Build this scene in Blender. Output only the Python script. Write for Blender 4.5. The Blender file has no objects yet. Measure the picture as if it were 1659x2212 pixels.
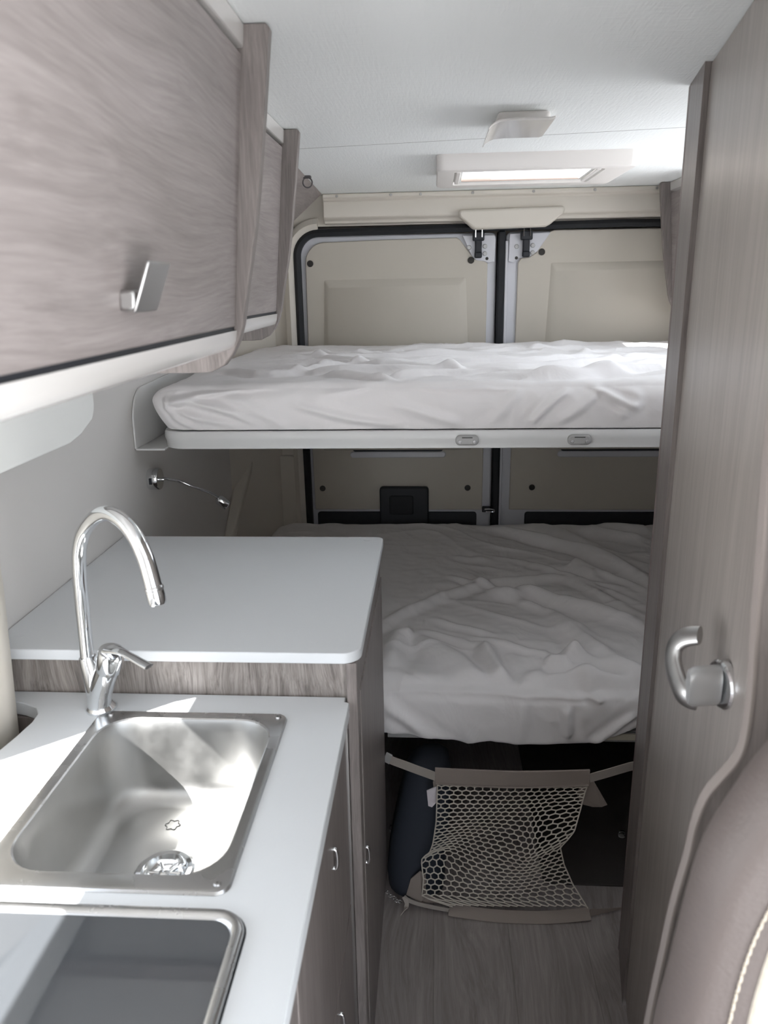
import bpy, bmesh, math, random
import numpy as np
from mathutils import Vector, Matrix
random.seed(4); rng = np.random.RandomState(7)
S = bpy.context.scene
COL = S.collection
CH = 1.58            # camera height (m); X right, Y towards the rear doors, Z up
YB = 3.10            # rear wall
CE = 1.91            # ceiling
XL = -0.77           # left wall
W = {}

# ------------------------------------------------------------------ materials
def srgb(c):
    return tuple(((v/255)/12.92 if v/255 <= .04045 else ((v/255+.055)/1.055)**2.4) for v in c)+(1,)
def new(name):
    m = bpy.data.materials.new(name); m.use_nodes = True
    nt = m.node_tree; b = nt.nodes['Principled BSDF']
    return m, nt, b
def plain(name, rgb, rough=.5, metal=0, bump=0, bscale=200, coat=0, spec=.5, var=0):
    m, nt, b = new(name)
    c = srgb(rgb)
    b.inputs['Base Color'].default_value = c
    b.inputs['Roughness'].default_value = rough
    b.inputs['Metallic'].default_value = metal
    b.inputs['Specular IOR Level'].default_value = spec
    if coat: b.inputs['Coat Weight'].default_value = coat; b.inputs['Coat Roughness'].default_value = .08
    tc = nt.nodes.new('ShaderNodeTexCoord')
    n = nt.nodes.new('ShaderNodeTexNoise'); n.inputs['Scale'].default_value = bscale; n.inputs['Detail'].default_value = 4
    nt.links.new(tc.outputs['Object'], n.inputs['Vector'])
    if bump:
        bp = nt.nodes.new('ShaderNodeBump'); bp.inputs['Strength'].default_value = bump; bp.inputs['Distance'].default_value = .002
        nt.links.new(n.outputs['Fac'], bp.inputs['Height']); nt.links.new(bp.outputs['Normal'], b.inputs['Normal'])
    if var:
        mx = nt.nodes.new('ShaderNodeMix'); mx.data_type = 'RGBA'
        mx.inputs['A'].default_value = tuple(v*(1-var) for v in c[:3])+(1,); mx.inputs['B'].default_value = tuple(min(1, v*(1+var)) for v in c[:3])+(1,)
        nt.links.new(n.outputs['Fac'], mx.inputs['Factor']); nt.links.new(mx.outputs['Result'], b.inputs['Base Color'])
    return m
def wood(name, axis, dark, light, scale=1., rough=.42, planks=False, cath=.5, contrast=1.):
    """fine-grained laminate: streaks run along `axis`, with cathedral figure"""
    m, nt, b = new(name); L = nt.links.new
    b.inputs['Roughness'].default_value = rough
    tc = nt.nodes.new('ShaderNodeTexCoord')
    def mapping(sc, vec=None):
        mp = nt.nodes.new('ShaderNodeMapping'); mp.inputs['Scale'].default_value = sc
        L(vec or tc.outputs['Object'], mp.inputs['Vector']); return mp
    def ax(a, o): s = [o*scale]*3; s[axis] = a*scale; return s
    # slow warp so that the figure bends
    wn = nt.nodes.new('ShaderNodeTexNoise'); wn.inputs['Scale'].default_value = 1; wn.inputs['Detail'].default_value = 1.5
    L(mapping(ax(2.2, 6)).outputs[0], wn.inputs['Vector'])
    sub = nt.nodes.new('ShaderNodeVectorMath'); sub.operation = 'SUBTRACT'; sub.inputs[1].default_value = (.5, .5, .5)
    L(wn.outputs['Color'], sub.inputs[0])
    sc = nt.nodes.new('ShaderNodeVectorMath'); sc.operation = 'SCALE'; sc.inputs['Scale'].default_value = .10*cath
    L(sub.outputs[0], sc.inputs[0])
    add = nt.nodes.new('ShaderNodeVectorMath'); add.operation = 'ADD'
    L(tc.outputs['Object'], add.inputs[0]); L(sc.outputs[0], add.inputs[1])
    n1 = nt.nodes.new('ShaderNodeTexNoise'); n1.inputs['Scale'].default_value = 1; n1.inputs['Detail'].default_value = 5; n1.inputs['Roughness'].default_value = .65
    L(mapping(ax(5, 190), add.outputs[0]).outputs[0], n1.inputs['Vector'])
    n2 = nt.nodes.new('ShaderNodeTexNoise'); n2.inputs['Scale'].default_value = 1; n2.inputs['Detail'].default_value = 3
    L(mapping(ax(2.5, 38), add.outputs[0]).outputs[0], n2.inputs['Vector'])
    n3 = nt.nodes.new('ShaderNodeTexNoise'); n3.inputs['Scale'].default_value = 1; n3.inputs['Detail'].default_value = 2
    L(mapping(ax(25, 700)).outputs[0], n3.inputs['Vector'])
    def math_(op, a, b_):
        q = nt.nodes.new('ShaderNodeMath'); q.operation = op
        for i, v in enumerate((a, b_)):
            if isinstance(v, (int, float)): q.inputs[i].default_value = v
            else: L(v, q.inputs[i])
        return q.outputs[0]
    f = math_('ADD', math_('MULTIPLY', n1.outputs['Fac'], .5), math_('ADD', math_('MULTIPLY', n2.outputs['Fac'], .35), math_('MULTIPLY', n3.outputs['Fac'], .15)))
    r = nt.nodes.new('ShaderNodeValToRGB')
    e = .16/contrast
    r.color_ramp.elements[0].position = .5-e; r.color_ramp.elements[1].position = .5+e
    r.color_ramp.elements[0].color = srgb(dark); r.color_ramp.elements[1].color = srgb(light)
    L(f, r.inputs['Fac']); out = r.outputs['Color']
    if planks:
        br = nt.nodes.new('ShaderNodeTexBrick'); br.offset = .37
        br.inputs['Scale'].default_value = 1; br.inputs['Mortar Size'].default_value = .0012; br.inputs['Brick Width'].default_value = 1.3; br.inputs['Row Height'].default_value = .19
        br.inputs['Color1'].default_value = (.92, .92, .92, 1); br.inputs['Color2'].default_value = (1, 1, 1, 1); br.inputs['Mortar'].default_value = (.72, .72, .72, 1)
        mp = mapping((1, 1, 1)); mp.inputs['Rotation'].default_value = (0, 0, math.pi/2); L(mp.outputs[0], br.inputs['Vector'])
        mx = nt.nodes.new('ShaderNodeMix'); mx.data_type = 'RGBA'; mx.blend_type = 'MULTIPLY'; mx.inputs['Factor'].default_value = 1
        L(out, mx.inputs['A']); L(br.outputs['Color'], mx.inputs['B']); out = mx.outputs['Result']
    L(out, b.inputs['Base Color'])
    bp = nt.nodes.new('ShaderNodeBump'); bp.inputs['Strength'].default_value = .25; bp.inputs['Distance'].default_value = .0006
    L(f, bp.inputs['Height']); L(bp.outputs['Normal'], b.inputs['Normal'])
    return m
def glass(name, col, alpha, rough=.03):
    """thin sheet: part see-through, part reflecting"""
    m, nt, b = new(name)
    b.inputs['Base Color'].default_value = col; b.inputs['Roughness'].default_value = rough
    b.inputs['Alpha'].default_value = alpha
    return m
def sheet(name):
    m, nt, b = new(name)
    b.inputs['Base Color'].default_value = srgb((233, 230, 230)); b.inputs['Roughness'].default_value = .85
    b.inputs['Sheen Weight'].default_value = .15; b.inputs['Specular IOR Level'].default_value = .2
    tc = nt.nodes.new('ShaderNodeTexCoord')
    mp = nt.nodes.new('ShaderNodeMapping'); mp.inputs['Scale'].default_value = (1, .7, 1); mp.inputs['Rotation'].default_value = (0, 0, .5)
    nt.links.new(tc.outputs['Object'], mp.inputs['Vector'])
    n = nt.nodes.new('ShaderNodeTexNoise'); n.inputs['Scale'].default_value = 7; n.inputs['Detail'].default_value = 3; n.inputs['Distortion'].default_value = 1.2
    nt.links.new(mp.outputs[0], n.inputs['Vector'])
    bp = nt.nodes.new('ShaderNodeBump'); bp.inputs['Strength'].default_value = .35; bp.inputs['Distance'].default_value = .02
    nt.links.new(n.outputs['Fac'], bp.inputs['Height']); nt.links.new(bp.outputs['Normal'], b.inputs['Normal'])
    return m
def brushed(name, rgb, rough, axis, aniso=.5):
    m, nt, b = new(name)
    b.inputs['Base Color'].default_value = srgb(rgb); b.inputs['Metallic'].default_value = 1
    tc = nt.nodes.new('ShaderNodeTexCoord'); mp = nt.nodes.new('ShaderNodeMapping')
    s = [220, 220, 220]; s[axis] = 6; mp.inputs['Scale'].default_value = s
    nt.links.new(tc.outputs['Object'], mp.inputs['Vector'])
    n = nt.nodes.new('ShaderNodeTexNoise'); n.inputs['Scale'].default_value = 1; n.inputs['Detail'].default_value = 3
    nt.links.new(mp.outputs[0], n.inputs['Vector'])
    n2 = nt.nodes.new('ShaderNodeTexNoise'); n2.inputs['Scale'].default_value = 14; n2.inputs['Detail'].default_value = 5
    nt.links.new(tc.outputs['Object'], n2.inputs['Vector'])
    mr = nt.nodes.new('ShaderNodeMapRange'); mr.inputs['From Min'].default_value = .3; mr.inputs['From Max'].default_value = .7
    mr.inputs['To Min'].default_value = rough*.8; mr.inputs['To Max'].default_value = rough*1.35
    nt.links.new(n2.outputs['Fac'], mr.inputs['Value']); nt.links.new(mr.outputs['Result'], b.inputs['Roughness'])
    bp = nt.nodes.new('ShaderNodeBump'); bp.inputs['Strength'].default_value = .05; bp.inputs['Distance'].default_value = .0003
    nt.links.new(n.outputs['Fac'], bp.inputs['Height']); nt.links.new(bp.outputs['Normal'], b.inputs['Normal'])
    return m
def ceiling_mat():
    m, nt, b = new('ceiling_fabric')
    b.inputs['Base Color'].default_value = srgb((238, 241, 241)); b.inputs['Roughness'].default_value = .62
    tc = nt.nodes.new('ShaderNodeTexCoord'); L = nt.links.new
    outs = []
    for rot, sc in ((.6, (26, 190, 1)), (-.5, (190, 24, 1))):
        mp = nt.nodes.new('ShaderNodeMapping'); mp.inputs['Scale'].default_value = sc; mp.inputs['Rotation'].default_value = (0, 0, rot)
        L(tc.outputs['Object'], mp.inputs['Vector'])
        n = nt.nodes.new('ShaderNodeTexNoise'); n.inputs['Scale'].default_value = 1; n.inputs['Detail'].default_value = 3; n.inputs['Distortion'].default_value = .6
        L(mp.outputs[0], n.inputs['Vector']); outs.append(n.outputs['Fac'])
    a = nt.nodes.new('ShaderNodeMath'); a.operation = 'ADD'; L(outs[0], a.inputs[0]); L(outs[1], a.inputs[1])
    bp = nt.nodes.new('ShaderNodeBump'); bp.inputs['Strength'].default_value = .45; bp.inputs['Distance'].default_value = .0016
    L(a.outputs[0], bp.inputs['Height']); L(bp.outputs['Normal'], b.inputs['Normal'])
    return m
WD, WL_ = (118, 107, 101), (166, 156, 151)
M = dict(
    wood_y=wood('laminate_grain_along', 1, (120, 112, 110), (158, 150, 148), cath=.9),
    wood_z_shaded=wood('laminate_upright_shaded', 2, (98, 91, 88), (140, 132, 129), scale=1.5, cath=.35, contrast=.95),  # same laminate toned darker: shade on end faces is in the colour
    wood_x=wood('laminate_front', 2, (104, 97, 93), (168, 160, 155), scale=1.9, cath=.6, contrast=1.3),
    door_wood=wood('laminate_door', 2, (136, 128, 123), (170, 163, 157), scale=.9, cath=.2, rough=.36),
    floor=wood('vinyl_plank', 1, (124, 116, 114), (166, 158, 155), scale=.8, cath=1.6, planks=True, rough=.5),
    wall=plain('wall_cover', (208, 205, 202), .7, bump=.15, bscale=500),
    trim=plain('beige_plastic', (208, 202, 192), .5, bump=.1, bscale=900),
    doorp=plain('beige_board', (192, 186, 175), .55, bump=.15, bscale=700),
    metal_w=plain('painted_steel', (205, 206, 212), .35, coat=.3),
    top=plain('worktop_laminate', (214, 217, 220), .34, bump=.06, bscale=900),
    rail=plain('white_gloss', (208, 205, 202), .16, coat=.4),
    white=plain('white_plastic', (228, 224, 221), .35),
    whitem=plain('white_matt', (236, 237, 234), .5),
    rubber=plain('black_rubber', (24, 27, 32), .7, bump=.2),
    dark=plain('dark_plastic', (30, 33, 40), .55),
    hole=plain('black_plug', (40, 37, 34), .6),
    chrome=plain('chrome', (232, 234, 236), .06, metal=1),
    satin=plain('satin_aluminium', (184, 183, 182), .34, metal=1),
    stem=plain('satin_nickel', (186, 186, 186), .32, metal=.45),
    steel=brushed('brushed_steel', (184, 184, 184), .24, 0),
    steel_b=brushed('bowl_steel', (182, 182, 181), .37, 1),
    alu=plain('white_rail', (214, 214, 213), .32),
    sheet=sheet('white_sheet'),
    grey=plain('grey_plastic', (163, 162, 161), .4),
    iron=plain('dull_iron', (110, 108, 110), .35, metal=1),
    web=plain('webbing', (168, 160, 152), .9, bump=.5, bscale=900),
    band=plain('taupe_canvas', (146, 135, 128), .9, bump=.4, bscale=800),
    cord=plain('net_cord', (196, 189, 178), .9),
    bag=plain('navy_nylon', (40, 45, 55), .8, bump=.4, bscale=90),
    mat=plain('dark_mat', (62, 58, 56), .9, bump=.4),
    leather=plain('taupe_leatherette', (100, 91, 88), .55, bump=.35, bscale=260),
    fabric=plain('woven_beige', (222, 214, 200), .95, bump=.9, bscale=170, var=.2),
    fabric2=plain('woven_grey', (128, 122, 122), .95, bump=.8, bscale=300, var=.1),
    thread=plain('cream_thread', (222, 212, 194), .8),
    label=plain('paper_label', (226, 218, 222), .6),
    ink=plain('ink', (45, 42, 48), .6), inkr=plain('ink_red', (150, 95, 105), .6),
    wedge=plain('pale_slat', (190, 184, 168), .7),
    ceil=ceiling_mat(),
    hob=glass('tinted_glass', (.06, .065, .072, 1), 1, .04),
    pane=glass('acrylic', (.9, .95, 1, 1), .25, .1),
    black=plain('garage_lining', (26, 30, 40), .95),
    blind=plain('blind_fabric', (212, 190, 178), .8),
)
M['hob'].node_tree.nodes['Principled BSDF'].inputs['Specular IOR Level'].default_value = 1.0
M['hob'].node_tree.nodes['Principled BSDF'].inputs['IOR'].default_value = 1.6

# ------------------------------------------------------------------ mesh helpers
def thing(name, label, cat, loc, group=None):
    o = bpy.data.objects.new(name, None); COL.objects.link(o); o.empty_display_size = .05
    o.location = loc; W[o.name] = Vector(loc); o['label'] = label; o['category'] = cat
    if group: o['group'] = group
    return o
def struct_empty(name, loc, label=None):
    o = bpy.data.objects.new(name, None); COL.objects.link(o); o.location = loc; W[o.name] = Vector(loc); o['kind'] = 'structure'
    if label: o['label'] = label
    return o
def put(name, bm, mat, parent=None, smooth=False, bevel=0, seg=2, label=None, loc=None):
    """world-space bmesh -> ONE object, local to its parent's origin"""
    org = W[parent.name] if parent else Vector(loc or (0, 0, 0))
    bmesh.ops.translate(bm, vec=-org, verts=bm.verts)
    bmesh.ops.recalc_face_normals(bm, faces=bm.faces)
    me = bpy.data.meshes.new(name); bm.to_mesh(me); bm.free()
    o = bpy.data.objects.new(name, me); COL.objects.link(o)
    if parent: o.parent = parent
    else: o.location = org
    W[o.name] = org
    me.materials.append(M[mat] if isinstance(mat, str) else mat)
    if bevel:
        b = o.modifiers.new('b', 'BEVEL'); b.width = bevel; b.segments = seg; b.limit_method = 'ANGLE'; b.angle_limit = math.radians(35)
        smooth = True if smooth is False else smooth
    if smooth:
        for p in me.polygons: p.use_smooth = True
        if smooth != 'all':
            try: me.set_sharp_from_angle(angle=math.radians(38))
            except Exception: pass
    if label: o['label'] = label
    return o
def st(name, bm, mat, **k):
    o = put(name, bm, mat, **k); o['kind'] = 'structure'; return o
def tag(o, label, cat, group=None):
    o['label'] = label; o['category'] = cat
    if group: o['group'] = group
    return o
def B(): return bmesh.new()
def box(bm, x0, x1, y0, y1, z0, z1):
    v = [bm.verts.new(p) for p in ((x0, y0, z0), (x1, y0, z0), (x1, y1, z0), (x0, y1, z0), (x0, y0, z1), (x1, y0, z1), (x1, y1, z1), (x0, y1, z1))]
    for f in ((0, 3, 2, 1), (4, 5, 6, 7), (0, 1, 5, 4), (1, 2, 6, 5), (2, 3, 7, 6), (3, 0, 4, 7)): bm.faces.new([v[i] for i in f])
    return bm
def hexa(bm, p):
    """8 corners: 4 of one end then the matching 4 of the other"""
    v = [bm.verts.new(q) for q in p]
    for f in ((0, 1, 2, 3), (7, 6, 5, 4), (0, 4, 5, 1), (1, 5, 6, 2), (2, 6, 7, 3), (3, 7, 4, 0)): bm.faces.new([v[i] for i in f])
    return bm
AX = {'x': lambda a, b, c: (c, a, b), 'y': lambda a, b, c: (a, c, b), 'z': lambda a, b, c: (a, b, c)}
def prism(bm, poly, axis, c0, c1):
    """poly in the plane across `axis` (x:(y,z) y:(x,z) z:(x,y)) extruded c0..c1"""
    f = AX[axis]
    a = [bm.verts.new(f(p[0], p[1], c0)) for p in poly]; b = [bm.verts.new(f(p[0], p[1], c1)) for p in poly]
    n = len(poly); bm.faces.new(a); bm.faces.new(b[::-1])
    for i in range(n): bm.faces.new((a[i], a[(i+1) % n], b[(i+1) % n], b[i]))
    return bm
def rr(x0, x1, y0, y1, r, n=6):
    """rounded rectangle loop; r may be one value or four (x0y0, x1y0, x1y1, x0y1)"""
    r = [r]*4 if not isinstance(r, (list, tuple)) else r
    out = []
    for (cx, cy, a0, q) in ((x0, y0, 180, r[0]), (x1, y0, 270, r[1]), (x1, y1, 0, r[2]), (x0, y1, 90, r[3])):
        sx = 1 if cx == x0 else -1; sy = 1 if cy == y0 else -1
        for k in range(n+1):
            t = math.radians(a0+90*k/n)
            out.append((cx+sx*q+q*math.cos(t), cy+sy*q+q*math.sin(t)))
    return out
def loops(bm, L, close=True, cap0=False, cap1=False):
    """skin through successive vertex loops (world points)"""
    R = [[bm.verts.new(p) for p in l] for l in L]
    for a, b in zip(R, R[1:]):
        n = len(a)
        for i in range(n if close else n-1): bm.faces.new((a[i], a[(i+1) % n], b[(i+1) % n], b[i]))
    if cap0: bm.faces.new(R[0][::-1])
    if cap1: bm.faces.new(R[-1])
    return bm
def catmull(P, n=8):
    P = [Vector(p) for p in P]; out = []
    for i in range(len(P)-1):
        p0 = P[max(i-1, 0)]; p1 = P[i]; p2 = P[i+1]; p3 = P[min(i+2, len(P)-1)]
        for k in range(n):
            t = k/n
            out.append(.5*((2*p1)+(p2-p0)*t+(2*p0-5*p1+4*p2-p3)*t*t+(3*p1-p0-3*p2+p3)*t**3))
    out.append(P[-1]); return out
def tube(bm, path, r, seg=12, cap=True, flat=1., up=None):
    path = [Vector(p) for p in path]; n = len(path)
    r = r if isinstance(r, (list, tuple)) else [r]*n
    t0 = (path[1]-path[0]).normalized()
    ref = Vector(up) if up else (Vector((0, 0, 1)) if abs(t0.z) < .9 else Vector((1, 0, 0)))
    u = (ref-t0*ref.dot(t0)).normalized(); rings = []
    for i, p in enumerate(path):
        t = (path[min(i+1, n-1)]-path[max(i-1, 0)]).normalized()
        u = (u-t*u.dot(t)).normalized(); w = t.cross(u)
        rings.append([p+(u*math.cos(2*math.pi*k/seg)*flat+w*math.sin(2*math.pi*k/seg))*r[i] for k in range(seg)])
    return loops(bm, rings, True, cap, cap)
def lathe(bm, prof, o, axis=(0, 0, 1), seg=24, cap=True):
    """prof: (radius, height along axis)"""
    a = Vector(axis).normalized(); u = a.orthogonal().normalized(); w = a.cross(u); o = Vector(o)
    return loops(bm, [[o+a*h+(u*math.cos(2*math.pi*k/seg)+w*math.sin(2*math.pi*k/seg))*max(r, 1e-5) for k in range(seg)] for r, h in prof], True, cap, cap)
def disc(name, o, axis, r, h, mat, parent, seg=20, **k):
    return put(name, lathe(B(), [(r*.9, 0), (r, h*.3), (r, h*.7), (r*.85, h)], o, axis, seg), mat, parent, smooth=True, **k)
def screw(o, axis, r, parent, name='screw', mat='satin'):
    bm = lathe(B(), [(r, 0), (r, r*.25), (r*.75, r*.6), (r*.3, r*.65), (r*.3, r*.2)], o, axis, 14)
    return put(name, bm, mat, parent, smooth=True)

# ------------------------------------------------------------------ the shell
# floor
st('floor', box(B(), -1.0, 1.2, -.95, 3.3, -.03, 0), 'floor')
# ceiling: four slabs round the roof hatch
bm = B()
HX0, HX1, HY0, HY1 = .075, .430, 2.255, 2.505
for b_ in ((-.95, 1.2, -.95, HY0), (-.95, 1.2, HY1, 3.3), (-.95, HX0, HY0, HY1), (HX1, 1.2, HY0, HY1)):
    box(bm, b_[0], b_[1], b_[2], b_[3], CE, CE+.04)
st('ceiling', bm, 'ceil')
# fine joint between the two ceiling panels
st('trim_1', hexa(B(), [(-.40, 2.081, CE-.0004), (.62, 1.932, CE-.0004), (.62, 1.9332, CE-.0004), (-.40, 2.0822, CE-.0004)]+[(-.40, 2.080, CE+.001), (.62, 1.931, CE+.001), (.62, 1.934, CE+.001), (-.40, 2.083, CE+.001)]), 'grey')
# left wall with the kitchen window opening
bm = B()
WY0, WY1, WZ0, WZ1 = -.30, .862, .955, 1.315
for b_ in ((-.95, WY0, 0, CE), (WY1, 3.3, 0, CE), (WY0, WY1, 0, WZ0), (WY0, WY1, WZ1, CE)):
    box(bm, XL-.04, XL, b_[0], b_[1], b_[2], b_[3])
st('wall_left', bm, 'wall')
RY0, RY1, RZ0, RZ1 = 1.60, 2.58, 1.33, 1.86
# right wall (shower compartment and bed side), open where the sliding door stands open
bm = B()
box(bm, 1.08, 1.12, .30, RY0, 0, CE); box(bm, 1.08, 1.12, RY1, 3.3, 0, CE); box(bm, 1.08, 1.12, RY0, RY1, 0, RZ0); box(bm, 1.08, 1.12, RY0, RY1, RZ1, CE)
box(bm, 1.08, 1.12, -.95, -.90, 0, CE); box(bm, 1.08, 1.12, -.90, .30, 1.80, CE)
st('wall_right', bm, 'wall')
# added unseen front wall: opening shaped to steer daylight into the aisle
bm = B()
box(bm, -.95, 1.2, -.99, -.95, 0, .12); box(bm, -.95, 1.2, -.99, -.95, 1.45, CE); box(bm, -.95, -.05, -.99, -.95, .12, 1.45)
st('wall_front', bm, 'wall')
# rear wall surround
bm = B()
box(bm, -.95, -.545, YB, YB+.2, 0, CE); box(bm, -.545, 1.2, YB, YB+.2, 1.80, CE); box(bm, 1.06, 1.2, YB, YB+.2, 0, 1.80)
box(bm, -.56, 1.1, YB+.10, YB+.2, 0, 1.82)
st('wall_back', bm, 'trim')

# corner trim left of the doors: rounded beige moulding
def arc(cx, cz, r, a0, a1, n=8): return [(cx+r*math.cos(math.radians(a0+(a1-a0)*k/n)), cz+r*math.sin(math.radians(a0+(a1-a0)*k/n))) for k in range(n+1)]
def sealpath(off):
    x0 = -.528-off; zt = 1.776+off; r = .085+off
    return [(x0+.004, 0.30), (x0+.003, .64), (x0, 1.1), (x0, 1.5)]+[(x, z) for x, z in arc(x0+r, zt-r, r, 180, 90, 10)]+[(.24, zt+.008), (.70, zt+.012)]+arc(1.015+off-r, zt+.008-r, r, 90, 0, 10)+[(1.015+off, 1.1), (1.01+off, .3)]
bm = B()
for s0, s1, ya, yb in ((.012, .052, YB-.030, YB-.012), ):
    A = sealpath(s0); Bq = sealpath(s1)
    n = 15
    L_ = []
    for (a, b_) in zip(A[:n], Bq[:n]):
        L_.append([(a[0], YB-.006, a[1]), (a[0], YB-.018, a[1]), ((a[0]+b_[0])/2, YB-.032, (a[1]+b_[1])/2), (b_[0], YB-.020, b_[1]), (b_[0], YB+.01, b_[1])])
    loops(bm, L_, close=True, cap0=True, cap1=True)
st('trim_2', bm, 'trim', smooth=True)
# wall corner cove: upright slanting from the left wall to the rear wall
bm = B()
prof = [(XL, 2.80), (XL+.03, 2.87), (-.70, 2.98), (-.655, 3.045), (-.63, YB), (XL, YB)]
prism(bm, prof, 'z', .3, CE)
st('trim_3', bm, 'trim', smooth=True)
# slanting brace moulding low on the left wall
bm = B()
hexa(bm, [(XL, 2.50, .60), (XL, 2.62, .60), (XL+.022, 2.60, .60), (XL+.022, 2.52, .60), (XL, 2.98, .98), (XL, 3.06, .98), (XL+.06, 3.06, .98), (XL+.06, 3.0, .98)])
st('trim_4', bm, 'trim', smooth=True, bevel=.008)
# upright panel with rounded outline between cove and seal
bm = B()
prism(bm, rr(-.668, -.572, .45, .912, .02), 'y', YB-.0145, YB-.001)
st('trim_5', bm, 'trim', bevel=.004)
# header over the doors
bm = B()
hp = [(YB, 1.805), (YB-.030, 1.806), (YB-.034, 1.818), (YB-.050, 1.825), (YB-.055, 1.845), (YB-.048, 1.885), (YB-.062, 1.893), (YB-.062, 1.909), (YB, 1.909)]
prism(bm, hp, 'x', -.415, 1.06)
st('trim_6', bm, 'trim', bevel=.004, smooth=True)
for i, x in enumerate((-.36, -.16, -.05, .14, .36, .58, .80)):
    tag(screw((x, YB-.063, 1.900), (0, -1, 0), .005, None), 'small screw head along the beige header above the rear doors', 'screw', 'screws along the header')

# rubber seal round the rear door opening (ring)
bm = B(); A = sealpath(0); L_ = []
for i, (x, z) in enumerate(A):
    a = Vector(A[max(i-1, 0)]); b_ = Vector(A[min(i+1, len(A)-1)]); t = (b_-a).normalized(); nrm = Vector((t.y, -t.x))
    p = Vector((x, z)); inn = p+nrm*.013; out = p-nrm*.013
    L_.append([(out.x, YB+.01, out.y), (out.x, YB-.018, out.y), (p.x, YB-.028, p.y), (inn.x, YB-.018, inn.y), (inn.x, YB+.01, inn.y)])
loops(bm, L_, True, True, True)
st('trim_7', bm, 'rubber', smooth=True, label='black rubber seal round the rear door opening')

# ------------------------------------------------------------------ rear doors
def rear_door(name, x0, x1, panel, bpoly, hx, emb, dots, corner, flip):
    o = struct_empty(name, ((x0+x1)/2, YB+.03, .3))
    fr = rr(x0, x1, .30, 1.766, [.01, .01, .075 if flip else .02, .02 if flip else .075])
    put('door_frame', prism(B(), fr, 'y', YB+.012, YB+.055), 'metal_w', o, bevel=.006)
    dp = put('door_panel', prism(B(), panel, 'y', YB+.001, YB+.014), 'doorp', o, bevel=.003)
    # pressed field of the panel: a shallow raised trapezium
    ex0, ex1, et = emb
    bmv = B()
    q0 = [(ex0-.018, .93), (ex1+.018, .93), (ex1-.012, et+.006), (ex0+.012, et+.006)]
    q1 = [(ex0+.012, .935), (ex1-.012, .935), (ex1-.040, et-.022), (ex0+.030, et-.022)]
    loops(bmv, [[(p[0], YB+.002, p[1]) for p in q0], [(p[0], YB-.014, p[1]) for p in q1]], True, False, True)
    put('pressed_field', bmv, 'doorp', dp, smooth=False, bevel=.004)
    put('hinge_plate', prism(B(), bpoly, 'y', YB-.004, YB+.006), 'metal_w', o, bevel=.003)
    for sx, sz in ((-.034, 1.713), (.026, 1.716), (.026, 1.690)): screw((hx+sx, YB-.004, sz), (0, -1, 0), .0085, o, 'bolt', 'stem')
    disc('drain_hole', (hx+.034*(1 if not flip else -1), YB-.0038, 1.672), (0, -1, 0), .006, .0012, 'hole', o, 12)
    lt = B()
    box(lt, hx-.022, hx+.022, YB-.030, YB-.004, 1.735, 1.768); box(lt, hx-.013, hx+.013, YB-.022, YB-.004, 1.69, 1.74); box(lt, hx-.014, hx+.014, YB-.028, YB-.004, 1.674, 1.696)
    l = put('latch', lt, 'dark', o, bevel=.005)
    for s in (-1, 1): put('latch_pin', tube(B(), [(hx+s*.012, YB-.032, 1.748), (hx+s*.012, YB-.034, 1.775)], .0022, 8), 'chrome', l, smooth=True)
    for (x, z) in dots: disc('plug', (x, YB-.0005 if True else YB, z), (0, -1, 0), .0125, .0022, 'hole', o, 18)
    return o
cl = [(-.500, .675), (-.505, 1.1), (-.498, 1.66)]+arc(-.498+.075, 1.743-.075, .075, 175, 92, 7)+[(-.2, 1.748), (.085, 1.750), (.098, 1.742), (.138, 1.69), (.158, 1.672), (.19, 1.668), (.203, 1.655), (.200, .675)]
dl = rear_door('door_1', -.527, .236, cl, [(.105, 1.757), (.228, 1.757), (.232, 1.74), (.230, 1.66), (.205, 1.655), (.19, 1.662), (.158, 1.667), (.140, 1.685)], .166, (-.44, .135, 1.60), [(-.479, 1.666), (.140, 1.667), (-.466, .768), (.139, .770)], .1, False)
cr = [(.312, .675), (.318, 1.655), (.33, 1.672), (.36, 1.674), (.385, 1.69), (.435, 1.765), (.45, 1.77), (.9, 1.768)]+arc(.995-.075, 1.76-.075, .075, 85, 5, 7)+[(.992, .675)]
dr = rear_door('door_2', .272, 1.012, cr, [(.283, 1.76), (.437, 1.762), (.43, 1.752), (.388, 1.693), (.36, 1.676), (.315, 1.672), (.300, 1.655), (.281, 1.66)], .345, (.43, .96, 1.648), [(.406, 1.692), (.403, .772), (.95, 1.692)], .1, True)
for d, x0, x1 in ((dl, -.492, .178), (dr, .378, .98)):
    put('lower_gap', prism(B(), rr(x0, x1, .55, .664, .012), 'y', YB+.002, YB+.016), 'dark', d, bevel=.003)
    a, c = (-.345, .048) if d is dl else (.50, .95)
    bm = B(); prism(bm, rr(a, c, .900, .925, .012), 'y', YB-.010, YB+.004)
    put('shelf_lip', bm, 'metal_w', d, bevel=.004)
    put('window_slot', prism(B(), rr(a+.012, c-.012, .925, 1.02, .01), 'y', YB-.006, YB+.004), 'dark', d)
bm = B(); prism(bm, rr(-.226, -.022, .54, .778, .015), 'y', YB-.022, YB+.004); h = put('pull_handle', bm, 'dark', dl, bevel=.006, label='dark recessed pull handle')
put('pull_recess', prism(B(), rr(-.185, -.085, .66, .742, .01), 'y', YB-.026, YB-.020), 'rubber', h, bevel=.003)
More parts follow.
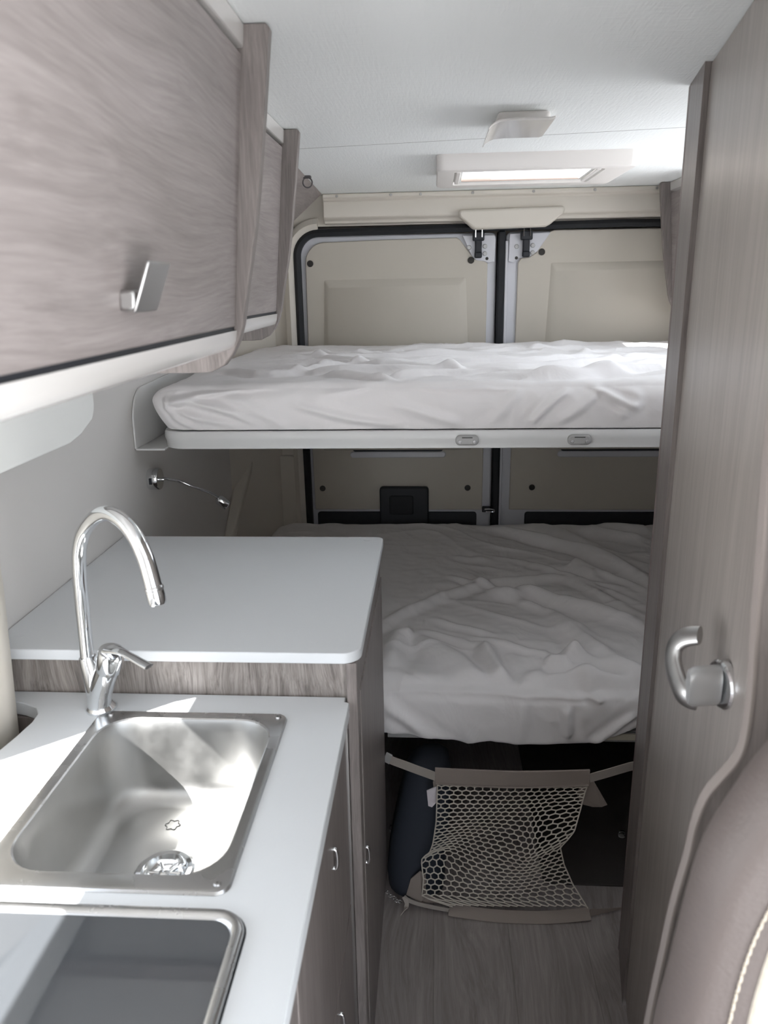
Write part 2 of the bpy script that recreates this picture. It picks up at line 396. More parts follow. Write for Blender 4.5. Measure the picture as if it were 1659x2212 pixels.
# middle joint
bm = B(); box(bm, .240, .2685, YB-.012, YB+.05, .30, 1.77)
st('trim_8', bm, 'rubber', bevel=.006, label='black rubber strip where the two rear doors meet')
bm = B(); box(bm, .2685, .279, YB-.006, YB+.03, .30, 1.735)
st('trim_9', bm, 'metal_w', bevel=.003)
lk = thing('door_latch', 'small black and chrome latch low between the rear doors', 'latch', (.225, YB-.01, .67))
put('latch_body', box(B(), .200, .236, YB-.016, YB-.0125+.012, .668, .692), 'dark', lk, bevel=.003)
put('latch_hook', tube(B(), catmull([(.21, YB-.02, .683), (.235, YB-.024, .685), (.25, YB-.024, .680), (.245, YB-.02, .672), (.215, YB-.02, .673)], 5), .003, 8), 'chrome', lk, smooth=True)
# bulge cover over the latches
cv = [(.093, 1.841), (.468, 1.846), (.474, 1.838), (.470, 1.822), (.422, 1.784), (.410, 1.778), (.150, 1.773), (.140, 1.777), (.092, 1.818), (.088, 1.83)]
c_ = sum(p[0] for p in cv)/len(cv), sum(p[1] for p in cv)/len(cv)
bm = B()
loops(bm, [[(p[0], YB-.03, p[1]) for p in cv], [(p[0], YB-.075, p[1]) for p in cv], [(c_[0]+(p[0]-c_[0])*.975, YB-.083, c_[1]+(p[1]-c_[1])*.86) for p in cv]], True, True, True)
o = put('latch_cover', bm, 'trim', smooth=True, bevel=.004, loc=(.28, YB-.03, 1.77)); tag(o, 'beige moulded cover over the latches at the middle of the rear header', 'cover')
# warning label
lb = thing('warning_label', 'white warning label with four languages on the left rear door', 'label', (-.156, YB-.010, 1.36))
put('paper', prism(B(), rr(-.240, -.073, 1.333, 1.408, .001, 1), 'y', YB-.0095, YB-.0085), 'label', lb)
def text(s, x, z, size, mat, parent, y):
    c = bpy.data.curves.new('lettering', 'FONT'); c.body = s; c.size = size; c.space_line = .95
    t = bpy.data.objects.new('lettering_tmp', c); COL.objects.link(t)
    bpy.context.view_layer.update()
    me = bpy.data.meshes.new_from_object(t.evaluated_get(bpy.context.evaluated_depsgraph_get()))
    bpy.data.objects.remove(t)
    o = bpy.data.objects.new('lettering', me); COL.objects.link(o)
    o.parent = parent; o.rotation_euler = (math.pi/2, 0, 0); o.location = Vector((x, y, z))-W[parent.name]
    me.materials.clear(); me.materials.append(M[mat]); W[o.name] = Vector((x, y, z)); return o
z = 1.399
for w, a, b_ in (('ATTENZIONE', 'Quando la cuccetta è utilizzata da bambini, raggruppamento ai 6 anni,', 'fare in modo che la rete di protezione anticaduta sia utilizzata.'),
                 ('ATTENTION', "Lorsque la couchette est utilisée par des enfants, notamment d'âge", "inférieur à 6 ans, les risques de chute sont augmentés."),
                 ('WARNING', 'When the top bunk is used by children, especially under 6 years of age,', 'care should be taken to prevent the risk of falling.'),
                 ('ACHTUNG', 'Die Nutzung der oberen Liege durch Kinder unter 6 Jahren', 'bedarf besonderer Vorsicht wegen der Absturzgefahr.')):
    text(w, -.237, z, .0046, 'inkr', lb, YB-.0098); text(a+'\n'+b_, -.208, z, .0040, 'ink', lb, YB-.0098); z -= .0115

# ------------------------------------------------------------------ beds
UT = [[(-.7, 2.96), (-.503, 2.834), (-.214, 2.614), (.097, 2.66), (.428, 2.799), (.837, 2.943)], [(-.504, 2.414), (-.34, 2.396), (-.2, 2.32), (-.03, 2.25), (.136, 2.10)], [(-.212, 2.20), (-.06, 2.17), (.084, 2.19), (.275, 2.2), (.488, 2.306), (.735, 2.575)], [(.219, 3.0), (.39, 2.98), (.46, 2.93), (.617, 2.90), (.886, 2.96)], [(-.128, 1.994), (.029, 2.07), (.206, 2.10)], [(.242, 1.975), (.438, 2.06), (.673, 2.12)], [(.076, 2.049), (.286, 2.0), (.435, 2.049), (.621, 2.166)], [(-.297, 2.082), (-.102, 1.953)], [(-.471, 2.646), (-.261, 2.46), (-.111, 2.414)], [(.45, 2.55), (.6, 2.7), (.8, 2.75)], [(.25, 2.75), (.5, 2.6), (.62, 2.55)], [(-.6, 2.2), (-.45, 2.12), (-.3, 2.3)]]
UF = [[(-.587, 1.307), (-.438, 1.247)], [(-.69, 1.29), (-.622, 1.318), (-.525, 1.34), (-.384, 1.352)], [(-.111, 1.303), (.071, 1.244)], [(.215, 1.345), (.183, 1.3), (.139, 1.249)], [(.38, 1.355), (.438, 1.31), (.494, 1.287)], [(-.271, 1.327), (-.156, 1.349)], [(-.527, 1.329), (-.368, 1.241)], [(.326, 1.333), (.273, 1.288), (.241, 1.249)], [(-.68, 1.33), (-.665, 1.27), (-.62, 1.24)], [(-.66, 1.34), (-.64, 1.29), (-.59, 1.26)]]
LT = [[(-.16, 2.10), (-.134, 2.151), (-.065, 2.229), (.014, 2.311), (.109, 2.384), (.184, 2.43), (.326, 2.456), (.403, 2.48), (.467, 2.458), (.57, 2.296), (.66, 2.15)], [(.172, 2.342), (.311, 2.331), (.408, 2.266), (.502, 2.216), (.621, 2.12)], [(.36, 2.188), (.405, 2.094), (.456, 1.986), (.504, 1.897), (.56, 1.83)], [(.339, 3.0), (.461, 2.95), (.537, 2.872), (.629, 2.701), (.76, 2.52)], [(.2, 2.98), (.434, 2.83), (.572, 2.719), (.73, 2.45)], [(.484, 2.595), (.51, 2.546), (.555, 2.483)], [(-.045, 2.037), (.058, 1.914), (.137, 1.803)], [(.136, 1.998), (.185, 1.805)], [(.59, 2.97), (.814, 2.835)], [(.65, 3.0), (.858, 2.95)], [(.244, 1.834), (.301, 1.872), (.349, 1.893)], [(.285, 1.817), (.363, 1.846), (.425, 1.83), (.526, 1.824)], [(-.118, 1.86), (-.108, 2.035), (-.06, 2.059)], [(.409, 1.985), (.398, 1.894), (.416, 1.83)], [(.299, 1.921), (.352, 1.912), (.399, 1.954)]]
LF = [[(-.132, .565), (.076, .568), (.248, .562), (.514, .56)], [(.388, .622), (.413, .57), (.431, .541)], [(-.132, .52), (-.054, .467), (.003, .408)], [(-.133, .496), (-.098, .441)], [(.518, .509), (.457, .464), (.412, .433)], [(-.132, .535), (-.01, .453), (.087, .405)], [(.227, .552), (.226, .444)], [(.339, .53), (.351, .456)]]
_r = np.random.RandomState(12)
UL = []
for k in range(15):
    x_ = _r.uniform(-.66, .35); y_ = _r.uniform(1.98, 2.95); L0 = _r.uniform(.35, .8); a0 = _r.uniform(-.22, .30)
    UL.append([(x_+L0*t_, y_+a0*L0*t_+_r.uniform(-.03, .03)) for t_ in (0, .25, .5, .75, 1)])
UF += [[(-.700, 1.30), (-.62, 1.27), (-.50, 1.245)], [(-.70, 1.315), (-.60, 1.305), (-.45, 1.27)], [(.40, 1.34), (.36, 1.29), (.30, 1.25)], [(.47, 1.34), (.49, 1.30), (.44, 1.26)], [(-.35, 1.30), (-.2, 1.26), (-.08, 1.245)], [(-.05, 1.345), (.08, 1.338), (.2, 1.343)]]
LL = []
for k in range(14):
    x_ = _r.uniform(-.1, .5); y_ = _r.uniform(1.84, 2.85); L0 = _r.uniform(.12, .35); a0 = _r.uniform(-1.1, -.2)
    LL.append([(x_+L0*t_, y_+a0*L0*t_+_r.uniform(-.015, .015)) for t_ in (0, .33, .66, 1)])
def ridge(X, Y, lines, h, w):
    """heights of soft cloth ridges along polylines"""
    Z = np.zeros_like(X)
    for li, L_ in enumerate(lines):
        sp = catmull([(p[0], p[1], 0) for p in L_], 4)
        best = np.full_like(X, 1e9); prog = np.zeros_like(X)
        for i in range(len(sp)-1):
            ax_, ay = sp[i].x, sp[i].y; dx, dy = sp[i+1].x-ax_, sp[i+1].y-ay; l2 = dx*dx+dy*dy+1e-12
            t = np.clip(((X-ax_)*dx+(Y-ay)*dy)/l2, 0, 1)
            d = np.hypot(X-ax_-t*dx, Y-ay-t*dy); m = d < best
            best = np.where(m, d, best); prog = np.where(m, (i+t)/(len(sp)-1), prog)
        hh = h*(.6+.8*((li*37) % 10)/10); ww = w*(.7+.6*((li*53) % 10)/10)
        taper = np.clip(np.sin(np.pi*np.clip(prog*.92+.04, 0, 1))*1.6, 0, 1)
        s = best/ww
        Z += hh*taper*(np.exp(-s*s)-.35*np.exp(-((s-1.8)**2)))
    return Z
def vnoise(X, Y, sc, seed):
    r = np.random.RandomState(seed); G = r.rand(64, 64)
    x = X*sc+100; y = Y*sc+100; xi = np.floor(x).astype(int); yi = np.floor(y).astype(int); fx = x-xi; fy = y-yi
    fx = fx*fx*(3-2*fx); fy = fy*fy*(3-2*fy); g = lambda a, b: G[a % 64, b % 64]
    return (g(xi, yi)*(1-fx)+g(xi+1, yi)*fx)*(1-fy)+(g(xi, yi+1)*(1-fx)+g(xi+1, yi+1)*fx)*fy-.5
def ridged(X, Y, ang, sx, sy, seed):
    c, s_ = math.cos(ang), math.sin(ang); a = X*c+Y*s_; b_ = -X*s_+Y*c
    w = vnoise(X, Y, 3.1, seed+9)*.25
    n = vnoise((a+w)*sx, (b_+w*.8)*sy, 1, seed)
    g = np.clip(vnoise(X, Y, 3.7, seed+21)+.35, 0, 1)
    return (1-np.clip(np.abs(n)*5, 0, 1))**1.5*g
def mattress(name, x0, x1, y0, y1, z0, z1, rad, top, front, th, tw, fh, fw, slope, hem, ang, extra, eh, parent=None):
    """soft rounded block draped with a wrinkled sheet, as one surface"""
    nx = int((x1-x0)/.006); ny = int((y1-y0)/.006); nz = 34
    rx, ry, rzt, rzb = rad
    V = []; Fc = []; key = {}
    def grid(f, na, nb):
        idx = np.zeros((na+1, nb+1), int)
        for i in range(na+1):
            for j in range(nb+1):
                p = f(i/na, j/nb); k = (round(p[0], 5), round(p[1], 5), round(p[2], 5))
                if k not in key: key[k] = len(V); V.append(p)
                idx[i, j] = key[k]
        for i in range(na):
            for j in range(nb): Fc.append((idx[i, j], idx[i+1, j], idx[i+1, j+1], idx[i, j+1]))
    grid(lambda a, b: (x0+(x1-x0)*a, y0+(y1-y0)*b, z1), nx, ny)
    grid(lambda a, b: (x0+(x1-x0)*a, y0, z0+(z1-z0)*b), nx, nz)
    grid(lambda a, b: (x0, y0+(y1-y0)*a, z0+(z1-z0)*b), ny, nz)
    grid(lambda a, b: (x1, y0+(y1-y0)*a, z0+(z1-z0)*b), ny, nz)
    grid(lambda a, b: (x0+(x1-x0)*a, y1, z0+(z1-z0)*b), nx, nz)
    P = np.array(V)
    zm = np.where(P[:, 2] > (z0+z1)/2, rzt, rzb)
    Q = P.copy()
    Q[:, 0] = np.clip(P[:, 0], x0+rx, x1-rx); Q[:, 1] = np.clip(P[:, 1], y0+ry, y1-ry)
    Q[:, 2] = np.clip(P[:, 2], z0+rzb, z1-rzt)
    D = (P-Q)/np.stack([np.full(len(P), rx), np.full(len(P), ry), zm], 1)
    L2 = np.linalg.norm(D, axis=1); Li = np.abs(D).max(1)
    k = np.where(L2 > 1e-9, Li/np.maximum(L2, 1e-9), 0)
    R_ = Q+D*k[:, None]*np.stack([np.full(len(P), rx), np.full(len(P), ry), zm], 1)
    nrm = D*k[:, None]
    X, Y, Z = R_[:, 0], R_[:, 1], R_[:, 2]
    wt = np.clip(nrm[:, 2], 0, 1); wf = np.clip(-nrm[:, 1], 0, 1)
    top_d = ridge(P[:, 0], P[:, 1], top, th, tw)+ridge(P[:, 0], P[:, 1], extra, eh, .015)+.007*vnoise(X, Y, 4.3, 3)+.005*vnoise(X*1.3+Y*.6, Y-X*.4, 11, 4)+.0022*vnoise(X+Y, Y*1.5-X*.8, 29, 5)+.010*ridged(X, Y, ang, 2.2, 9, 31)+.008*ridged(X, Y, ang+.5, 4, 14, 47)
    fr_d = ridge(P[:, 0], P[:, 2], front, fh, fw)+.008*vnoise(X, Z, 7, 6)+.003*vnoise(X*1.2-Z, Z+X*.5, 24, 8)+.004*ridged(X, Z*1.4, -.9, 5, 14, 61)
    oz = Z+wt*top_d+slope*(Y-y0)*np.clip((P[:, 2]-z0)/(z1-z0), 0, 1)
    oy = Y-wf*fr_d-.012*wf*np.sin(np.pi*np.clip((P[:, 2]-z0)/(z1-z0), 0, 1))
    if hem:
        hz = np.interp(X, [h_[0] for h_ in hem], [h_[1] for h_ in hem])
        f = np.clip(1-(P[:, 2]-z0)/(.6*(z1-z0)), 0, 1)*np.clip((y0+.02-P[:, 1])/.02, 0, 1)
        oz = oz+(hz-z0)*f
    lw = np.clip((x0+.22-X)/.22, 0, 1); lowz = np.clip(1-(P[:, 2]-z0)/(z1-z0)*1.5, 0, 1)
    X = X+.040*lw*lowz**1.6                                   # soft end tucks in towards its base
    P2 = np.stack([X, oy, oz], 1)
    org = np.array([(x0+x1)/2, (y0+y1)/2, z0]) if parent is None else np.array(W[parent.name])
    me = bpy.data.meshes.new(name); me.from_pydata((P2-org).tolist(), [], Fc); me.validate(); me.update()
    b_ = bmesh.new(); b_.from_mesh(me); bmesh.ops.recalc_face_normals(b_, faces=b_.faces); b_.to_mesh(me); b_.free()
    for p in me.polygons: p.use_smooth = True
    o = bpy.data.objects.new(name, me); COL.objects.link(o); o.location = org; W[o.name] = Vector(org)
    me.materials.append(M['sheet']); return o
u = mattress('mattress', -.722, 1.06, 1.905, 3.065, 1.2312, 1.349, (.075, .030, .045, .005), UT, UF, .013, .020, .009, .011, .008, None, .08, UL, .012)
tag(u, 'mattress in a crumpled white sheet on the upper bunk', 'mattress')
hem = [(-.7, .43), (-.131, .429), (.004, .418), (.05, .412), (.09, .400), (.151, .411), (.212, .401), (.296, .402), (.398, .409), (.474, .430), (.522, .461), (.6, .47), (1.1, .47)]
l = mattress('mattress', -.68, 1.07, 1.795, 3.06, .436, .587, (.12, .05, .055, .008), LT, LF, .024, .030, .010, .015, .040, hem, -.55, LL, .008)
tag(l, 'mattress on the lower bunk, white sheet hanging over its front edge', 'mattress')

# upper bunk platform
ub = thing('bunk_frame', 'white upper bunk platform with rounded front rail', 'bed frame', (.2, 2.5, 1.19))
pl = rr(-.703, 1.07, 1.90, 3.05, [.07, .01, .01, .01], 10)
put('bed_board', prism(B(), rr(-.695, 1.07, 1.912, 3.06, [.06, .01, .01, .01], 10), 'z', 1.205, 1.229), 'whitem', ub)
# rail: C shaped lip following the rounded corner
path = [(-.703, 2.30), (-.703, 2.02)]+[(-.703+.07+.07*math.cos(math.radians(a)), 1.97+.07*math.sin(math.radians(a))) for a in range(180, 271, 9)]+[(0, 1.90), (.5, 1.90), (1.07, 1.90)]
bm = B(); L_ = []
for i, p in enumerate(path):
    a = Vector(path[max(i-1, 0)]); b_ = Vector(path[min(i+1, len(path)-1)]); t = (b_-a).normalized(); n = Vector((-t.y, t.x))
    q = Vector(p); i1 = q+n*.014
    L_.append([(q.x, q.y, 1.186), (q.x, q.y, 1.200), (q.x-n.x*.004, q.y-n.y*.004, 1.21), (q.x-n.x*.003, q.y-n.y*.003, 1.225), (q.x, q.y, 1.231), (i1.x, i1.y, 1.231), (i1.x, i1.y, 1.186)])
loops(bm, L_, True, True, True)
put('front_rail', bm, 'alu', ub, smooth=True, bevel=.0015)
for cx in (.082, .357):
    pg = put('ladder_socket', prism(B(), rr(cx-.029, cx+.029, 1.195, 1.221, .012), 'y', 1.884, 1.898), 'grey', ub, bevel=.005, seg=3, label='grey screwed-on ladder socket')
    for s in (-1, 1): screw((cx+s*.018, 1.885, 1.205), (0, -1, 0), .0048, pg, 'screw', 'stem')
    put('socket_slot', box(B(), cx-.013, cx+.013, 1.883, 1.888, 1.2145, 1.2165), 'hole', pg)
# wall bracket the bunk stands in
wb = thing('wall_bracket', 'thin grey L-shaped bracket on left wall holding the upper bunk end', 'bracket', (-.76, 2.3, 1.185))
pr = [(1.899, 1.187)]+arc(1.99, 1.325-.075, .09, 180, 105, 6)+[(2.3, 1.352), (3.0, 1.36), (3.0, 1.187)]
put('upright_plate', prism(B(), pr, 'x', XL+.001, XL+.006), 'alu', wb, bevel=.0012)
put('base_flange', box(B(), XL+.004, -.69, 1.899, 3.0, 1.183, 1.188), 'alu', wb, bevel=.001)

# lower bunk platform
lbf = thing('bunk_frame', 'grey edged platform under the lower mattress', 'bed frame', (.2, 2.4, .40))
put('bed_board', box(B(), -.68, 1.06, 1.832, 3.04, .413, .433), 'whitem', lbf)
put('edge_strip', box(B(), -.125, .60, 1.823, 1.831, .404, .433), 'grey', lbf, bevel=.002)
put('slat_end', prism(B(), [(.44, .412), (.60, .412), (.60, .432), (.50, .432)], 'y', 1.818, 1.823), 'wedge', lbf, bevel=.002)

# ------------------------------------------------------------------ kitchen
PX = -.1285
pod = thing('tall_cabinet', 'grey wood base cabinet standing between kitchen and lower bunk', 'cabinet', (-.45, 1.46, 0))
put('front_panel', box(B(), -.765, PX-.0185, 1.172, 1.19, 0.0, .975), 'wood_x', pod)
put('corner_post', box(B(), PX-.018, PX, 1.153, 1.192, 0, .975), 'wood_z_shaded', pod, bevel=.0015)
put('side_panel', box(B(), PX-.018, PX-.002, 1.192, 1.755, 0, .975), 'wood_z_shaded', pod, bevel=.001)
put('rear_panel', box(B(), -.765, PX-.0185, 1.735, 1.755, 0, .975), 'wood_x', pod)
def knob(parent, x, y, z):
    bm = tube(B(), catmull([(x-.002, y, z+.017), (x+.004, y, z+.016), (x+.006, y, z), (x+.004, y, z-.016), (x-.002, y, z-.017)], 5), .0030, 10)
    return put('knob', bm, 'chrome', parent, smooth=True)
dpod = put('cabinet_door', box(B(), PX-.004, PX+.001, 1.20, 1.745, .06, .90), 'wood_z_shaded', pod, bevel=.0012)
knob(dpod, PX+.001, 1.208, .546)
# raised top
rt = thing('raised_worktop', 'pale grey rounded shelf top lying on the tall cabinet', 'worktop', (-.45, 1.46, .975))
put('top_board', prism(B(), rr(-.768, -.122, 1.150, 1.768, [.004, .032, .018, .004], 10), 'z', .9755, .995), 'top', rt, bevel=.002, seg=3)
for (x, y) in ((-.205, 1.197), (-.735, 1.205), (-.16, 1.745)):
    disc('screw_cap', (x, y, .9948), (0, 0, 1), .0085, .0006, 'top', rt, 20)
# kitchen base
kb = thing('kitchen_cabinet', 'dark grey wood kitchen base unit with drawers below the sink', 'cabinet', (-.45, .6, 0))
bm = B(); box(bm, -.74, -.175, 1.125, 1.141, 0, .878); box(bm, -.74, -.175, .10, .116, 0, .878); box(bm, -.74, -.72, .116, 1.125, 0, .878); box(bm, -.175, -.165, .10, 1.141, 0, .878)
put('carcass', bm, 'wood_z_shaded', kb)
for y0_, y1_ in ((.66, 1.138), (.14, .655)):
    for z0_, z1_, kz in ((.504, .872, .756), (.05, .498, .438)):
        d_ = put('drawer', box(B(), -.166, -.150, y0_, y1_, z0_, z1_), 'wood_z_shaded', kb, bevel=.002)
        knob(d_, -.150, (.952 if y0_ > .5 else .4), kz)
put('edge_profile', box(B(), -.166, -.146, 1.139, 1.147, 0, .878), 'satin', kb, bevel=.001)
# worktop with cut-outs
def smoothpoly(P, closed=False): return P
outer = [(-.142, .10), (-.142, 1.146), (-.1465, 1.1505), (-.150, 1.1505), (-.150, 1.166)]+[(-.735, 1.168), (-.755, 1.166), (-.76, 1.152), (-.752, 1.14), (-.70, 1.128), (-.672, 1.115), (-.659, 1.095), (-.656, 1.07), (-.660, 1.03), (-.668, .98), (-.674, .90), (-.674, .10)]
SX0, SX1, SY0, SY1 = -.553, -.237, .713, 1.104
HOX0, HOX1, HOY0, HOY1 = -.56, -.205, .30, .690
def inside_cut(name, outer, holes, z0, z1, mat, parent, bevel):
    bm = B()
    def ring(L_, z): return [bm.verts.new((p[0], p[1], z)) for p in L_]
    edges = []; rings = []
    for L_ in [outer]+holes:
        v = ring(L_, z1); rings.append(v)
        for i in range(len(v)): edges.append(bm.edges.new((v[i], v[(i+1) % len(v)])))
    r = bmesh.ops.triangle_fill(bm, use_beauty=True, use_dissolve=False, edges=edges)
    top = [f for f in r['geom'] if isinstance(f, bmesh.types.BMFace)]
    ex = bmesh.ops.extrude_face_region(bm, geom=top)
    bmesh.ops.translate(bm, vec=(0, 0, z0-z1), verts=[g for g in ex['geom'] if isinstance(g, bmesh.types.BMVert)])
    return put(name, bm, mat, parent, bevel=bevel)
wt_ = inside_cut('worktop', outer, [rr(SX0+.012, SX1-.012, SY0+.012, SY1-.012, .03), rr(HOX0+.012, HOX1-.012, HOY0+.012, HOY1-.012, .03)], .880, .905, 'top', None, .002)
tag(wt_, 'pale grey kitchen worktop around sink and hob with notched left edge', 'worktop')

# sink
sk = thing('sink', 'brushed steel rectangular sink set into the worktop behind the hob', 'sink', (-.395, .91, .905))
bm = B()
def rloop(x0, x1, y0, y1, r, z): return [(p[0], p[1], z) for p in rr(x0, x1, y0, y1, r, 8)]
ix0, ix1, iy0, iy1 = -.533, -.256, .742, 1.083
loops(bm, [rloop(SX0+.004, SX1-.004, SY0+.004, SY1-.004, .014, .9045), rloop(SX0, SX1, SY0, SY1, .018, .9055), rloop(SX0+.002, SX1-.002, SY0+.002, SY1-.002, .017, .909), rloop(SX0+.006, SX1-.006, SY0+.006, SY1-.006, .016, .910),
           rloop(ix0-.006, ix1+.006, iy0-.006, iy1+.006, .060, .9085), rloop(ix0-.002, ix1+.002, iy0-.002, iy1+.002, .058, .9088), rloop(ix0, ix1, iy0, iy1, .057, .907)], True)
put('rim', bm, 'steel', sk, smooth=True)
bm = B(); D = .14; zr = .907
lp = [rloop(ix0, ix1, iy0, iy1, .057, zr), rloop(ix0+.002, ix1-.002, iy0+.002, iy1-.002, .056, zr-.006)]
for t in np.linspace(.15, .78, 6): lp.append(rloop(ix0+.002+.012*t, ix1-.002-.012*t, iy0+.002+.012*t, iy1-.002-.012*t, .056+.006*t, zr-D*t))
for a in (15, 32, 50, 68, 84, 90):
    s = math.sin(math.radians(a)); c = 1-math.cos(math.radians(a)); dd = .012+.030*c
    lp.append(rloop(ix0+dd, ix1-dd, iy0+dd, iy1-dd, .060-.01*c, zr-D*.78-D*.22*s))
dr_c = (-.392, .905); db = zr-D
inner = []
n_ = len(lp[-1])
last = lp[-1]
cxm, cym = dr_c
for f_ in (.6, .3):
    inner.append([(cxm+(p[0]-cxm)*f_, cym+(p[1]-cym)*f_, db-.001*(1-f_)) for p in last])
circ = lambda r, z: [(cxm+r*math.cos(math.atan2(p[1]-cym, p[0]-cxm)), cym+r*math.sin(math.atan2(p[1]-cym, p[0]-cxm)), z) for p in last]
inner[-1] = circ(.047, db-.001)
loops(bm, lp+inner+[circ(.042, db-.003), circ(.038, db-.006)], True)
put('bowl', bm, 'steel_b', sk, smooth='all')
bm = lathe(B(), [(.044, -.001), (.040, .0015), (.034, .0005), (.031, -.006), (.026, -.010), (.0, -.010)], (cxm, cym, db), (0, 0, 1), 32, cap=False)
dn = put('drain', bm, 'chrome', sk, smooth=True)
bm = B()
for k in range(6):
    a = k*math.pi/3; box_ = [(cxm+.004*math.cos(a), cym+.004*math.sin(a), db-.0052), (cxm+.024*math.cos(a), cym+.024*math.sin(a), db-.0052)]
    tube(bm, box_, .0028, 8)
lathe(bm, [(.009, -.008), (.008, -.002), (.004, 0)], (cxm, cym, db), (0, 0, 1), 16)
put('strainer', bm, 'chrome', dn, smooth=True)
put('maker_stamp', tube(B(), [(-.412+(.0105+.0018*math.cos(6*t))*math.cos(t), 1.003+(.0105+.0018*math.cos(6*t))*math.sin(t), db+.0004) for t in np.linspace(0, 2*math.pi, 49)], .0007, 6), 'steel_b', sk, smooth=True)
for (x, y) in ((-.53, 1.089), (-.252, 1.090), (-.253, .727), (-.534, .727)): screw((x, y, .9092), (0, 0, 1), .0048, sk)
# hob with dark glass lid
hb = thing('hob', 'hob under a dark tinted glass lid with rounded steel frame', 'hob', (-.38, .5, .905))
bm = B()
loops(bm, [rloop(HOX0, HOX1, HOY0, HOY1, .034, .9052), rloop(HOX0, HOX1, HOY0, HOY1, .034, .909), rloop(HOX0+.003, HOX1-.003, HOY0+.003, HOY1-.003, .032, .913), rloop(HOX0+.008, HOX1-.008, HOY0+.008, HOY1-.008, .029, .9135),
           rloop(HOX0+.013, HOX1-.013, HOY0+.013, HOY1-.013, .026, .911), rloop(HOX0+.015, HOX1-.015, HOY0+.015, HOY1-.015, .025, .906)], True)
put('frame', bm, 'steel', hb, smooth='all')
put('seal', prism(B(), rr(HOX0-.002, HOX1+.002, HOY0-.002, HOY1+.002, .036, 8), 'z', .9046, .9056), 'rubber', hb)
put('glass_lid', prism(B(), rr(HOX0+.014, HOX1-.014, HOY0+.014, HOY1-.014, .026, 8), 'z', .900, .908), 'hob', hb)
put('hob_tray', prism(B(), rr(HOX0+.014, HOX1-.014, HOY0+.014, HOY1-.014, .026, 8), 'z', .884, .888), 'dark', hb)

# faucet: single-lever mixer with swan neck
e = Vector((.145, -.077, 0)).normalized(); fb = Vector((-.572, 1.117, 0))
P = lambda s, z, o=0: fb+e*s+Vector((0, 0, z))+Vector((-e.y, e.x, 0))*o
fa = thing('mixer_tap', 'chrome swan-neck mixer tap behind the sink', 'tap', tuple(P(.014, .905)))
put('base_ring', lathe(B(), [(.0245, 0), (.0252, .003), (.024, .006), (.0200, .010), (.0185, .014)], P(.014, .9052, .004), (0, 0, 1), 32), 'chrome', fa, smooth=True)
pts = [P(.016, .915), P(.015, .935), P(.012, .955), P(.008, .975), P(.004, .990), P(.002, 1.001)]
bm = tube(B(), catmull(pts, 5), [.0185-.0045*(i/25)**1.2 for i in range(26)], 24)
tube(bm, catmull([P(.018, .922), P(.024, .942), P(.036, .966), P(.050, .991)], 5), [.0185+.001*(i/15) for i in range(16)], 24)
put('body', bm, 'chrome', fa, smooth=True)
pts = [P(.001, 1.000), P(.004, 1.05), P(.008, 1.115), P(.012, 1.16), P(.019, 1.193), P(.036, 1.224), P(.066, 1.250), P(.098, 1.261), P(.128, 1.254), P(.152, 1.234), P(.168, 1.206), P(.176, 1.180), P(.181, 1.158)]
cp = catmull(pts, 6)
put('spout', tube(B(), cp, [.0112+.0018*max(0, (i-30)/(len(cp)-31)) for i in range(len(cp))], 24), 'chrome', fa, smooth=True)
d_ = (cp[-1]-cp[-2]).normalized()
put('collar', lathe(B(), [(.0125, -.004), (.0142, -.001), (.0142, .002), (.0135, .004)], cp[-1], d_, 28), 'satin', fa, smooth=True)
put('aerator', lathe(B(), [(.0135, 0), (.0138, .006), (.0138, .018), (.0125, .022), (.009, .022), (.008, .017)], cp[-1]+d_*.003, d_, 28), 'chrome', fa, smooth=True)
ca = (P(.069, 1.036)-P(.0525, .993)).normalized()
put('cartridge_cap', lathe(B(), [(.0195, 0), (.0215, .003), (.0215, .030), (.0212, .036), (.020, .0395), (.010, .0410), (0, .0412)], P(.0515, .990), ca, 32, cap=False), 'chrome', fa, smooth=True)
lv = [P(.060, 1.029), P(.076, 1.031), P(.092, 1.031), P(.112, 1.028), P(.133, 1.024), P(.150, 1.021)]
cl_ = catmull(lv, 5)
put('lever', tube(B(), cl_, [.0165-.0085*min(1, i/12)+.001*max(0, (i-14)/11) for i in range(len(cl_))], 16, flat=.34, up=(0, 0, 1)), 'chrome', fa, smooth=True)

# window surround post and pelmet
bm = B()
L_ = []
for z in (.60, .88, 1.0, 1.15, 1.28):
    k = (z-.88)*.12
    L_.append([(XL+.001, .880, z), (XL+.001, 1.135-k*.2, z), (-.725+k*.5, 1.130-k*.2, z), (-.696+k*.5, 1.095, z), (-.690+k*.5, 1.06, z), (-.698, .965, z), (-.708, .940, z)])
loops(bm, L_, True, True, True)
st('trim_10', bm, 'trim', smooth=True, bevel=.006, label='beige window surround post standing left of the tap')
pe = [(.30, 1.268), (1.42, 1.268), (1.47, 1.276)]+arc(1.545-.05, 1.335, .05, -50, 0, 5)+[(1.547, 1.42), (.30, 1.42)]
o = put('window_pelmet', prism(B(), [(a, b_+.03) for a, b_ in pe], 'x', -.712, -.700), 'whitem', None, bevel=.003, loc=(-.71, 1.0, 1.3))
tag(o, 'white rounded board hanging beneath the long overhead locker', 'pelmet')
# window pane + frame in left wall
w1 = struct_empty('window_1', (XL-.02, .28, .95), 'kitchen window in the left wall')
bm = B()
for b_ in ((WY0, WY1, WZ0, WZ0+.012), (WY0, WY1, WZ1-.004, WZ1), (WY0, WY0+.012, WZ0, WZ1), (WY1-.004, WY1, WZ0, WZ1)): box(bm, XL-.05, XL-.01, *b_)
put('window_frame', bm, 'dark', w1)

